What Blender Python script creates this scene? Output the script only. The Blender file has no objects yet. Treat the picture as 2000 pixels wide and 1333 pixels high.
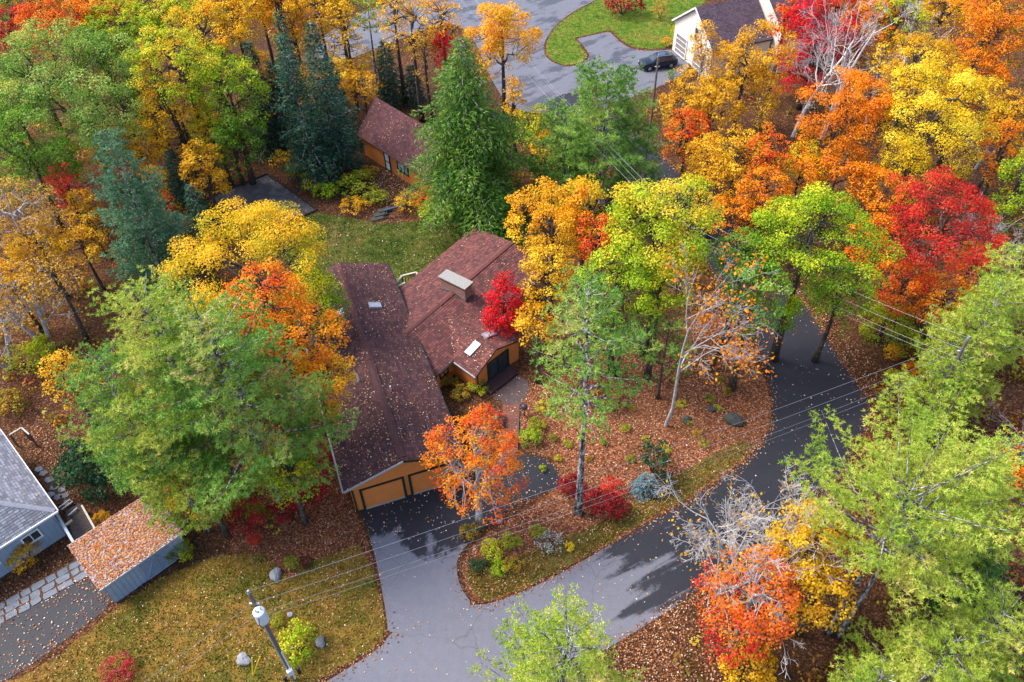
import bpy, bmesh, math, random
import numpy as np
from mathutils import Vector, Matrix

# ------------------------------------------------------------------ camera, sky, sun, exposure
scene = bpy.context.scene
C = scene.collection
CAM_H, TILT, ROLL, FPX = 46.0, math.radians(45), math.radians(-1.5), 1556.0
_fw = np.array([0, math.cos(TILT), -math.sin(TILT)]); _r0 = np.array([1., 0, 0]); _u0 = np.cross(_r0, _fw)
_rt = _r0 * math.cos(ROLL) + _u0 * math.sin(ROLL); _up = -_r0 * math.sin(ROLL) + _u0 * math.cos(ROLL)
CAMP = np.array([0, 0, CAM_H])
cd = bpy.data.cameras.new('camera'); cam = bpy.data.objects.new('camera', cd); C.objects.link(cam)
cd.sensor_width = 36; cd.lens = 36 * FPX / 2000; cd.clip_end = 3000; cd.clip_start = .5
m = Matrix.Identity(4)
for i in range(3):
    m[i][0] = _rt[i]; m[i][1] = _up[i]; m[i][2] = -_fw[i]; m[i][3] = CAMP[i]
cam.matrix_world = m
scene.camera = cam
SUN_EL, SUN_AZ = 52, 165     # degrees; azimuth counted from +x towards +y: the light comes from the upper left
w = bpy.data.worlds.new('World'); scene.world = w; w.use_nodes = True
nt = w.node_tree; nt.nodes.clear()
sky = nt.nodes.new('ShaderNodeTexSky'); sky.sky_type = 'NISHITA'; sky.sun_disc = False
sky.sun_elevation = math.radians(SUN_EL); sky.sun_rotation = math.radians(90 - SUN_AZ)
sky.air_density = 1.0; sky.dust_density = 2.5; sky.ozone_density = 1.0
bg = nt.nodes.new('ShaderNodeBackground'); bg.inputs['Strength'].default_value = .15
wo = nt.nodes.new('ShaderNodeOutputWorld')
nt.links.new(sky.outputs[0], bg.inputs[0]); nt.links.new(bg.outputs[0], wo.inputs[0])
sl = bpy.data.lights.new('sun', 'SUN'); so = bpy.data.objects.new('sun', sl); C.objects.link(so)
sl.energy = 1.7; sl.angle = math.radians(26); sl.color = (1, .95, .88)
_sd = Vector((math.cos(math.radians(SUN_EL)) * math.cos(math.radians(SUN_AZ)), math.cos(math.radians(SUN_EL)) * math.sin(math.radians(SUN_AZ)), math.sin(math.radians(SUN_EL))))
so.rotation_euler = _sd.to_track_quat('Z', 'Y').to_euler(); so.location = (0, 0, 80)
vs = scene.view_settings; vs.view_transform = 'Standard'; vs.look = 'None'; vs.exposure = 1.32; vs.gamma = 1
vs.use_curve_mapping = False
scene.cycles.max_bounces = 6; scene.cycles.diffuse_bounces = 3; scene.cycles.transmission_bounces = 3
scene.cycles.transparent_max_bounces = 4; scene.cycles.use_denoising = True

# ------------------------------------------------------------------ helpers
def P(x, y, z=0.0):                       # the point at height z seen at pixel x, y of the 2000 x 1333 photograph
    d = _fw * FPX + _rt * (x - 1000) - _up * (y - 666.5)
    return CAMP + d * ((z - CAM_H) / d[2])
def px_per_m(p): return FPX / float((np.asarray(p) - CAMP) @ _fw)
def V(p): return Vector((float(p[0]), float(p[1]), float(p[2])))

def link(o, parent=None):
    C.objects.link(o)
    if parent is not None: o.parent = parent
    return o
def tag(o, label=None, cat=None, group=None, kind=None):
    if label: o['label'] = label
    if cat: o['category'] = cat
    if group: o['group'] = group
    if kind: o['kind'] = kind
    return o
def empty(name, loc, label=None, cat=None, group=None, rz=0.0):
    o = bpy.data.objects.new(name, None); o.location = [float(v) for v in loc]; o.rotation_euler = (0, 0, rz)
    o.empty_display_size = .2
    link(o); return tag(o, label, cat, group)
def mesh_np(name, verts, faces, mats=(), attrs=None, uv=None, smooth=False):
    """verts (n,3); faces (m,k) array of equal size, or list of lists"""
    me = bpy.data.meshes.new(name)
    verts = np.asarray(verts, dtype=np.float32)
    if isinstance(faces, np.ndarray):
        mf, k = faces.shape
        me.vertices.add(len(verts)); me.vertices.foreach_set('co', verts.ravel())
        me.loops.add(mf * k); me.loops.foreach_set('vertex_index', faces.astype(np.int32).ravel())
        me.polygons.add(mf); me.polygons.foreach_set('loop_start', np.arange(0, mf * k, k, dtype=np.int32))
        me.update(calc_edges=True)
    else:
        me.from_pydata(verts.tolist(), [], faces); me.update()
    if attrs:
        for an, arr in attrs.items():
            a = me.attributes.new(an, 'FLOAT', 'POINT'); a.data.foreach_set('value', np.asarray(arr, dtype=np.float32))
    if smooth: me.polygons.foreach_set('use_smooth', np.ones(len(me.polygons), dtype=bool))
    for mt in mats: me.materials.append(mt)
    return me
class MB:
    """collects simple solids, then links them as one mesh object"""
    def __init__(s): s.v = []; s.f = []
    def add(s, vs, fs):
        b = len(s.v); s.v += [tuple(map(float, v)) for v in vs]; s.f += [[b + i for i in f] for f in fs]; return s
    def box(s, c, size, ax=None):
        c = np.asarray(c, float); ax = np.eye(3) if ax is None else np.asarray(ax, float); h = np.asarray(size) / 2.
        vs = [c + ax[0] * h[0] * i + ax[1] * h[1] * j + ax[2] * h[2] * k for k in (-1, 1) for j in (-1, 1) for i in (-1, 1)]
        return s.add(vs, [[0, 2, 3, 1], [4, 5, 7, 6], [0, 1, 5, 4], [2, 6, 7, 3], [0, 4, 6, 2], [1, 3, 7, 5]])
    def bar(s, a, b, w, h=None, up=(0, 0, 1)):
        a = np.asarray(a, float); b = np.asarray(b, float); h = w if h is None else h
        d = b - a; L = np.linalg.norm(d); d = d / L; up = np.asarray(up, float)
        sdir = np.cross(d, up)
        if np.linalg.norm(sdir) < 1e-4: sdir = np.cross(d, (1, 0, 0))
        sdir /= np.linalg.norm(sdir); u = np.cross(sdir, d)
        return s.box((a + b) / 2, (L, w, h), [d, sdir, u])
    def tube(s, pts, rad, n=6, cap=True):
        pts = [np.asarray(p, float) for p in pts]; rad = [rad] * len(pts) if np.isscalar(rad) else rad
        b = len(s.v); prev = None
        for i, p in enumerate(pts):
            d = pts[min(i + 1, len(pts) - 1)] - pts[max(i - 1, 0)]; d = d / (np.linalg.norm(d) + 1e-9)
            x = np.cross(d, (0, 0, 1)) if abs(d[2]) < .95 else np.cross(d, (1, 0, 0)); x /= np.linalg.norm(x)
            if prev is not None:
                x = prev - d * (prev @ d); x /= (np.linalg.norm(x) + 1e-9)
            prev = x; y = np.cross(d, x)
            for k in range(n):
                a = 2 * math.pi * k / n; s.v.append(tuple(p + (x * math.cos(a) + y * math.sin(a)) * rad[i]))
        for i in range(len(pts) - 1):
            for k in range(n):
                s.f.append([b + i * n + k, b + i * n + (k + 1) % n, b + (i + 1) * n + (k + 1) % n, b + (i + 1) * n + k])
        if cap:
            s.f.append([b + k for k in range(n)][::-1]); s.f.append([b + (len(pts) - 1) * n + k for k in range(n)])
        return s
    def prism(s, poly, z0, z1):
        n = len(poly); vs = [(p[0], p[1], z0) for p in poly] + [(p[0], p[1], z1) for p in poly]
        return s.add(vs, [list(range(n))[::-1], [n + i for i in range(n)]] + [[i, (i + 1) % n, n + (i + 1) % n, n + i] for i in range(n)])
    def slab(s, poly3, th):                 # closed slab below a planar polygon
        n = len(poly3); vs = [tuple(p) for p in poly3] + [(p[0], p[1], p[2] - th) for p in poly3]
        return s.add(vs, [list(range(n)), [n + i for i in range(n)][::-1]] + [[i, n + i, n + (i + 1) % n, (i + 1) % n] for i in range(n)])
    def build(s, name, mat, parent=None, bevel=0, smooth=False, world=False):
        me = bpy.data.meshes.new(name); v = s.v
        if parent is not None and not world:
            o0 = parent; mw = Matrix.Identity(4); chain = []
            while o0 is not None: chain.append(o0); o0 = o0.parent
            for q in reversed(chain): mw = mw @ Matrix.LocRotScale(q.location, q.rotation_euler, q.scale)
            inv = mw.inverted(); v = [tuple(inv @ Vector(p)) for p in v]
        me.from_pydata(v, [], s.f); me.update()
        bm = bmesh.new(); bm.from_mesh(me); bmesh.ops.recalc_face_normals(bm, faces=bm.faces)
        if bevel:
            bmesh.ops.bevel(bm, geom=[e for e in bm.edges if e.is_manifold and e.calc_face_angle(0) > .6], offset=bevel, segments=1, affect='EDGES')
        bm.to_mesh(me); bm.free()
        if smooth: me.polygons.foreach_set('use_smooth', np.ones(len(me.polygons), dtype=bool))
        me.materials.append(mat)
        return link(bpy.data.objects.new(name, me), parent)

# ------------------------------------------------------------------ materials
MATS = {}
class NT:
    def __init__(s, name):
        s.m = bpy.data.materials.new(name); s.m.use_nodes = True; s.t = s.m.node_tree; s.t.nodes.clear()
        s.out = s.t.nodes.new('ShaderNodeOutputMaterial')
    def n(s, typ, **kw):
        nd = s.t.nodes.new(typ)
        for k, v in kw.items():
            if k.startswith('i_'):
                key = k[2:]; nd.inputs[int(key) if key.isdigit() else key.replace('_', ' ')].default_value = v
            else: setattr(nd, k, v)
        return nd
    def l(s, a, b): s.t.links.new(a, b)
    def pos(s): return s.n('ShaderNodeNewGeometry').outputs['Position']
    def noise(s, vec, scale, detail=4, rough=.6):
        nd = s.n('ShaderNodeTexNoise', i_Scale=scale, i_Detail=detail, i_Roughness=rough)
        if vec is not None: s.l(vec, nd.inputs['Vector'])
        return nd.outputs['Fac']
    def ramp(s, fac, stops):
        nd = s.n('ShaderNodeValToRGB'); cr = nd.color_ramp
        while len(cr.elements) > 1: cr.elements.remove(cr.elements[-1])
        cr.elements[0].position = stops[0][0]; cr.elements[0].color = (*stops[0][1], 1)
        for p, c in stops[1:]:
            e = cr.elements.new(p); e.color = (*c, 1)
        s.l(fac, nd.inputs[0]); return nd.outputs[0]
    def mix(s, fac, a, b):
        nd = s.n('ShaderNodeMix', data_type='RGBA')
        for sock, v in ((nd.inputs[0], fac), (nd.inputs[6], a), (nd.inputs[7], b)):
            if isinstance(v, (int, float)): sock.default_value = v
            elif isinstance(v, tuple): sock.default_value = (*v, 1)
            else: s.l(v, sock)
        return nd.outputs[2]
    def math(s, op, a, b=None, c=None):
        nd = s.n('ShaderNodeMath', operation=op)
        for i, v in enumerate((a, b, c)):
            if v is None: continue
            if isinstance(v, (int, float)): nd.inputs[i].default_value = v
            else: s.l(v, nd.inputs[i])
        return nd.outputs[0]
    def mapr(s, v, a, b, c=0., d=1.):
        nd = s.n('ShaderNodeMapRange', i_1=a, i_2=b, i_3=c, i_4=d); s.l(v, nd.inputs[0]); return nd.outputs[0]
    def attr(s, name): return s.n('ShaderNodeAttribute', attribute_name=name).outputs['Fac']
    def principled(s, col, rough=.8, bump=None, bs=.3, bd=.02, metal=0, spec=.3):
        p = s.n('ShaderNodeBsdfPrincipled', i_Metallic=metal); p.inputs['Specular IOR Level'].default_value = spec
        if isinstance(col, tuple): p.inputs[0].default_value = (*col, 1)
        else: s.l(col, p.inputs[0])
        if isinstance(rough, (int, float)): p.inputs['Roughness'].default_value = rough
        else: s.l(rough, p.inputs['Roughness'])
        if bump is not None:
            b = s.n('ShaderNodeBump', i_Strength=bs, i_Distance=bd); s.l(bump, b.inputs['Height']); s.l(b.outputs[0], p.inputs['Normal'])
        s.l(p.outputs[0], s.out.inputs[0]); return s.m
def plain(name, col, rough=.6, var=.12, scale=3., metal=0, spec=.3):
    if name in MATS: return MATS[name]
    t = NT(name); f = t.noise(t.pos(), scale, 5)
    c = t.ramp(f, [(.25, tuple(v * (1 - var) for v in col)), (.75, tuple(min(1, v * (1 + var)) for v in col))])
    MATS[name] = t.principled(c, rough, f, .15, .01, metal, spec); return MATS[name]

def leaf_mat(name, stops, wl=.30, wc=.45, wh=0., wn=.35, transl=.32, nscale=.45, odd=(.20, .15, .03)):
    """colour of each leaf from its own, its clump's and its tree's random numbers"""
    if name in MATS: return MATS[name]
    t = NT(name)
    a = t.math('MULTIPLY', t.attr('leaf'), wl); b = t.math('MULTIPLY', t.attr('clump'), wc)
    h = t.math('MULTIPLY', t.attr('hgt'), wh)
    oi = t.n('ShaderNodeObjectInfo')
    tc = t.n('ShaderNodeTexCoord').outputs['Object']
    off = t.n('ShaderNodeVectorMath', operation='ADD'); t.l(tc, off.inputs[0])
    cmb = t.n('ShaderNodeCombineXYZ'); r100 = t.math('MULTIPLY', oi.outputs['Random'], 40.); t.l(r100, cmb.inputs[0]); t.l(cmb.outputs[0], off.inputs[1])
    nz = t.mapr(t.noise(off.outputs[0], nscale, 2), .3, .7)
    nn = t.math('MULTIPLY', nz, wn)
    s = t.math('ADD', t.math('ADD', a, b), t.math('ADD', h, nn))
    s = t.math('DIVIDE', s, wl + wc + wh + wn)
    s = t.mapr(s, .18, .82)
    col = t.ramp(s, stops)
    if odd: col = t.mix(t.math('MULTIPLY', t.math('GREATER_THAN', t.attr('leaf'), .93), .55), col, odd)
    d = t.n('ShaderNodeBsdfDiffuse'); t.l(col, d.inputs[0])
    tr = t.n('ShaderNodeBsdfTranslucent'); t.l(col, tr.inputs[0])
    mx = t.n('ShaderNodeMixShader', i_0=transl); t.l(d.outputs[0], mx.inputs[1]); t.l(tr.outputs[0], mx.inputs[2])
    gl = t.n('ShaderNodeBsdfGlossy', i_Roughness=.45); gl.inputs[0].default_value = (1, 1, 1, 1)
    m2 = t.n('ShaderNodeMixShader', i_0=.012); t.l(mx.outputs[0], m2.inputs[1]); t.l(gl.outputs[0], m2.inputs[2])
    t.l(m2.outputs[0], t.out.inputs[0])
    MATS[name] = t.m; return t.m
Y1, Y2, Y3 = (.68, .36, .008), (.90, .56, .012), (.94, .68, .035)
O1, O2, O3 = (.60, .13, .005), (.86, .26, .006), (.92, .41, .010)
R1, R2, R3 = (.36, .012, .012), (.66, .03, .02), (.80, .09, .03)
G1, G2, G3 = (.045, .14, .010), (.13, .31, .016), (.32, .48, .04)
L1, L2, L3 = (.20, .36, .010), (.44, .56, .014), (.74, .66, .03)
LEAF = {
 'yellow':  lambda: leaf_mat('leaf_yellow', [(0, (.50, .24, .008)), (.4, Y1), (.7, Y2), (1, Y3)]),
 'bright':  lambda: leaf_mat('leaf_bright_yellow', [(0, (.48, .44, .012)), (.35, Y2), (.7, (.94, .72, .03)), (1, (.95, .82, .09))]),
 'gold':    lambda: leaf_mat('leaf_gold', [(0, (.48, .20, .006)), (.4, (.74, .37, .010)), (1, (.90, .57, .025))]),
 'orange':  lambda: leaf_mat('leaf_orange', [(0, O1), (.5, O2), (1, O3)]),
 'redorange': lambda: leaf_mat('leaf_red_orange', [(0, R2), (.4, (.78, .13, .01)), (1, (.86, .30, .015))]),
 'red':     lambda: leaf_mat('leaf_red', [(0, R1), (.5, R2), (1, R3)]),
 'scarlet': lambda: leaf_mat('leaf_scarlet', [(0, (.45, .005, .01)), (.5, (.72, .008, .02)), (1, (.85, .02, .04))]),
 'crimson': lambda: leaf_mat('leaf_crimson', [(0, (.16, .005, .01)), (.5, (.34, .008, .02)), (1, (.55, .02, .035))]),
 'maroon':  lambda: leaf_mat('leaf_maroon', [(0, (.06, .012, .016)), (1, (.20, .035, .04))]),
 'green':   lambda: leaf_mat('leaf_green', [(0, G1), (.5, G2), (.85, G3), (1, (.42, .5, .12))]),
 'palegreen': lambda: leaf_mat('leaf_pale_green', [(0, (.07, .17, .015)), (.4, (.20, .36, .04)), (.8, (.42, .54, .12)), (1, (.58, .50, .06))]),
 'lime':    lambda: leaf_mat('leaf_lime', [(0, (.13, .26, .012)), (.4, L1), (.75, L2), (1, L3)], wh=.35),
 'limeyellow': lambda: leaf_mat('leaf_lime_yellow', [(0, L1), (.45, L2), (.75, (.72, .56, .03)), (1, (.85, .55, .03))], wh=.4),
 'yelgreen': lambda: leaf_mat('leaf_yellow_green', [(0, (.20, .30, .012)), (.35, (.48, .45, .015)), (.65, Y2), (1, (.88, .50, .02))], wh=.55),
 'mixed':   lambda: leaf_mat('leaf_mixed', [(0, (.25, .34, .02)), (.3, (.60, .42, .015)), (.6, Y2), (.85, O3), (1, O2)], wc=.3, wn=.7),
 'orangeyellow': lambda: leaf_mat('leaf_orange_yellow', [(0, O2), (.3, O3), (.6, (.84, .45, .015)), (1, Y2)], wn=.6),
 'flame':   lambda: leaf_mat('leaf_flame', [(0, (.62, .03, .01)), (.3, (.80, .13, .008)), (.6, (.86, .27, .008)), (1, (.88, .42, .012))], wn=.7),
 'tan':     lambda: leaf_mat('leaf_tan', [(0, (.36, .18, .04)), (.5, (.60, .32, .05)), (1, (.75, .45, .06))]),
 'rhodo':   lambda: leaf_mat('leaf_dark_evergreen', [(0, (.01, .045, .018)), (.6, (.025, .09, .035)), (1, (.06, .16, .06))]),
 'shrubgreen': lambda: leaf_mat('leaf_shrub_green', [(0, (.12, .18, .012)), (.5, (.28, .33, .015)), (1, (.58, .52, .03))]),
 'pine':    lambda: leaf_mat('needle_white_pine', [(0, (.035, .12, .02)), (.3, (.13, .30, .045)), (.6, (.27, .45, .075)), (.85, (.48, .54, .11)), (1, (.62, .46, .20))], transl=.25, wn=.6, nscale=.3),
 'bluepine': lambda: leaf_mat('needle_blue_pine', [(0, (.04, .13, .06)), (.45, (.10, .24, .12)), (.9, (.20, .36, .19)), (1, (.36, .38, .14))], transl=.2),
 'yelpine': lambda: leaf_mat('needle_yellow_pine', [(0, (.13, .26, .025)), (.3, (.30, .44, .045)), (.65, (.50, .57, .08)), (.88, (.66, .62, .14)), (1, (.70, .48, .20))], transl=.25, wn=.5, nscale=.35),
 'spruce':  lambda: leaf_mat('needle_spruce', [(0, (.012, .045, .028)), (.5, (.03, .10, .055)), (1, (.10, .22, .12))], transl=.1),
 'hemlock': lambda: leaf_mat('needle_hemlock', [(0, (.03, .11, .012)), (.5, (.10, .25, .028)), (1, (.32, .45, .07))], transl=.2),
 'bluespruce': lambda: leaf_mat('needle_blue_spruce', [(0, (.05, .13, .15)), (1, (.22, .36, .39))], transl=.1),
 'litter':  lambda: leaf_mat('leaf_litter', [(0, (.12, .035, .015)), (.3, (.30, .085, .025)), (.6, (.45, .16, .045)), (.85, (.56, .28, .12)), (1, (.68, .48, .36))], wc=0, wn=.2, wl=.8, transl=.1),
 'palelitter': lambda: leaf_mat('leaf_litter_pale', [(0, (.50, .20, .08)), (.4, (.72, .42, .20)), (.75, (.80, .60, .40)), (1, (.88, .78, .64))], wc=0, wn=.1, wl=.8, transl=.1),
 'rooflitter': lambda: leaf_mat('leaf_litter_roof', [(0, (.40, .15, .05)), (.4, (.66, .34, .12)), (.8, (.78, .50, .26)), (1, (.86, .72, .54))], wc=0, wn=.1, wl=.8, transl=.1),
 'rustlitter': lambda: leaf_mat('leaf_litter_rust', [(0, (.28, .07, .02)), (.5, (.56, .20, .05)), (1, (.70, .36, .14))], wc=0, wn=.1, wl=.8, transl=.1),
 'grass': lambda: leaf_mat('grass_blades', [(0, (.09, .14, .016)), (.35, (.20, .20, .026)), (.7, (.36, .22, .04)), (1, (.46, .30, .08))], wl=.3, wc=.1, wn=1.2, nscale=.35, transl=.2),
 'greengrass': lambda: leaf_mat('grass_blades_green', [(0, (.03, .07, .01)), (.45, (.08, .13, .016)), (.8, (.15, .17, .03)), (1, (.24, .20, .06))], wl=.3, wc=.1, wn=1.2, nscale=.35, transl=.2),
 'under':   lambda: leaf_mat('leaf_undergrowth', [(0, (.10, .12, .012)), (.25, (.26, .14, .015)), (.45, (.50, .22, .012)), (.6, (.35, .36, .02)), (.8, (.66, .40, .015)), (1, (.62, .12, .012))], wc=.9, wl=.2, wn=.5, nscale=.15),
}
def bark(name, stops, scale=6):
    if name in MATS: return MATS[name]
    t = NT(name); p = t.n('ShaderNodeTexCoord').outputs['Object']
    mp = t.n('ShaderNodeMapping'); mp.inputs['Scale'].default_value = (1, 1, .45); t.l(p, mp.inputs[0])
    f = t.noise(mp.outputs[0], scale, 5, .7)
    MATS[name] = t.principled(t.ramp(f, stops), .9, f, .6, .04, 0, .15); return MATS[name]
BARK = lambda: bark('bark_brown', [(.3, (.030, .022, .018)), (.5, (.07, .055, .045)), (.7, (.17, .15, .13))])
PBARK = lambda: bark('bark_pine', [(.40, (.03, .025, .025)), (.5, (.15, .14, .14)), (.58, (.50, .49, .48))], 4)
WHBARK = lambda: bark('bark_white', [(.3, (.36, .33, .33)), (.55, (.66, .63, .62)), (.75, (.82, .80, .78))], 4)
WBARK = lambda: bark('bark_pale', [(.3, (.18, .16, .16)), (.55, (.42, .40, .40)), (.75, (.66, .64, .62))], 4)

# ------------------------------------------------------------------ foliage generators
def leaf_quads(pos, nrm, size, rng, aspect=.75, fold=.25):
    """folded rhombic leaves at pos, facing nrm"""
    n = len(pos); r = rng.normal(size=(n, 3)); nrm = nrm / (np.linalg.norm(nrm, axis=1, keepdims=True) + 1e-9)
    t = r - nrm * (r * nrm).sum(1, keepdims=True); t /= np.linalg.norm(t, axis=1, keepdims=True) + 1e-9
    b = np.cross(nrm, t); s = (np.asarray(size) * rng.uniform(.65, 1.3, n))[:, None]
    a0 = pos - t * s * .5; a2 = pos + t * s * .55
    a1 = pos + b * s * .5 * aspect + nrm * s * fold * .5; a3 = pos - b * s * .5 * aspect + nrm * s * fold * .5
    v = np.stack([a0, a1, a2, a3], 1).reshape(-1, 3)
    f = np.arange(4 * n).reshape(n, 4)
    return v, f
def sph(rng, n):
    v = rng.normal(size=(n, 3)); return v / np.linalg.norm(v, axis=1, keepdims=True)

def gen_broadleaf(seed, R, Hc, H, ls, dens=1., clump=None, gap=0., lean=(0, 0), twigs=1., stem_r=None, low=.0):
    """crown of leaf clumps round the limbs; returns (trunk verts/faces, crown verts/faces/attrs)"""
    rng = np.random.default_rng(seed)
    z0 = H - Hc
    rc = clump or min(1.2, max(.55, .21 * R))
    area = 4 * math.pi * ((R * R) ** 1.6 / 3 + 2 * (R * Hc) ** 1.6 / 3) ** (1 / 1.6)
    nc = int(max(14, .80 * area / (rc * rc * 2.0)))
    lob = sph(rng, 7); la = rng.uniform(-.22, .26, 7)
    d = sph(rng, nc * 3); d = d[(d[:, 2] > -.75 + low) | (rng.random(len(d)) < .15)][:nc]
    lf = 1 + ((np.clip(d @ lob.T, 0, 1) ** 3) * la).sum(1)
    rr = np.where(rng.random(len(d)) < .76, rng.uniform(.78, 1.04, len(d)), rng.uniform(.35, .78, len(d)))
    cs = d * rr[:, None] * lf[:, None] * np.array([R - rc * .35, R - rc * .35, max(.3, Hc - rc * .3)])
    cs[:, 2] = np.where(cs[:, 2] < 0, cs[:, 2] * max(1., min(1.5, (z0 - .16 * H) / max(Hc, .1))), cs[:, 2])
    cs[:, 2] += z0
    if gap > 0: cs = cs[rng.random(len(cs)) > gap]
    nc = len(cs)
    rcs = rc * rng.uniform(.6, 1.25, nc)
    nl = np.maximum(6, (dens * 4.6 * (rcs / ls) ** 2) * np.where(cs[:, 2] < z0 - .25 * Hc, .6, 1.)).astype(int)
    idx = np.repeat(np.arange(nc), nl); n = len(idx)
    ld = sph(rng, n); ld[:, 2] += .35; ld /= np.linalg.norm(ld, axis=1, keepdims=True)
    out = cs - np.array([0, 0, z0 - .3 * Hc]); out /= np.linalg.norm(out, axis=1, keepdims=True) + 1e-9
    ld = ld + .35 * out[idx]; ld /= np.linalg.norm(ld, axis=1, keepdims=True)
    lr = rcs[idx] * rng.uniform(.35, 1.12, n) ** .7
    pos = cs[idx] + ld * lr[:, None] * np.array([1, 1, .62])
    tt = np.clip((pos[:, 2]) / H, 0, 1)
    pos[:, 0] += lean[0] * tt ** 1.5; pos[:, 1] += lean[1] * tt ** 1.5
    pos[:, 2] = np.maximum(pos[:, 2], .08)
    nrm = ld * .6 + np.array([0, 0, .55]) + rng.normal(size=(n, 3)) * .45
    v, f = leaf_quads(pos, nrm, ls, rng)
    cr = rng.random(nc)
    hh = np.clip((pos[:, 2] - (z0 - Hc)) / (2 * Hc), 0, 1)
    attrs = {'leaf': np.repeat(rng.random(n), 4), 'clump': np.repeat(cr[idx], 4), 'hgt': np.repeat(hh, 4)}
    # trunk, limbs, twigs
    mb = MB(); r0 = stem_r or (.018 * H + .06)
    top = z0 + .25 * Hc
    def bend(z): t = min(1, z / H) ** 1.5; return np.array([lean[0] * t, lean[1] * t, 0])
    wob = rng.normal(size=2) * .02 * H
    tp = []
    for i in range(7):
        z = top * i / 6.; tp.append(np.array([wob[0] * math.sin(3 * z / H), wob[1] * math.sin(2.4 * z / H), z]) + bend(z))
    mb.tube(tp, [r0 * (1.25 if i == 0 else 1 - .13 * i) for i in range(7)], 7)
    limbs = []
    nlimb = int(rng.integers(6, 10))
    for k in range(nlimb):
        zz = rng.uniform(max(.3 * H, z0 - .8 * Hc) if z0 - Hc > .15 * H else .25 * H, top); b = np.array([0, 0, zz]) + bend(zz)
        tgt = cs[rng.integers(nc)] * np.array([.7, .7, 1]) + bend(H * .8) - np.array([0, 0, .18 * Hc])
        if tgt[2] < zz: tgt[2] = zz + .3
        mid = (b + tgt) / 2 + np.array([0, 0, .12 * R]) + rng.normal(size=3) * .06 * R
        mb.tube([b, (b + mid) / 2 + rng.normal(size=3) * .03 * R, mid, tgt], [r0 * .42, r0 * .34, r0 * .24, r0 * .10], 5, False)
        limbs += [b, mid, (mid + tgt) / 2, tgt]
    limbs = np.array(limbs + tp[3:])
    for i in range(nc):
        if rng.random() > twigs: continue
        q = cs[i] + bend(cs[i][2]); dd = np.linalg.norm(limbs - q, axis=1); b = limbs[dd.argmin()]
        mid = (b + q) / 2 + rng.normal(size=3) * .08 * R
        mb.tube([b, mid, q + (q - mid) * .25], [min(.05, r0 * .14), min(.03, r0 * .09), .010], 3, False)
    return mb, v, f, attrs

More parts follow.
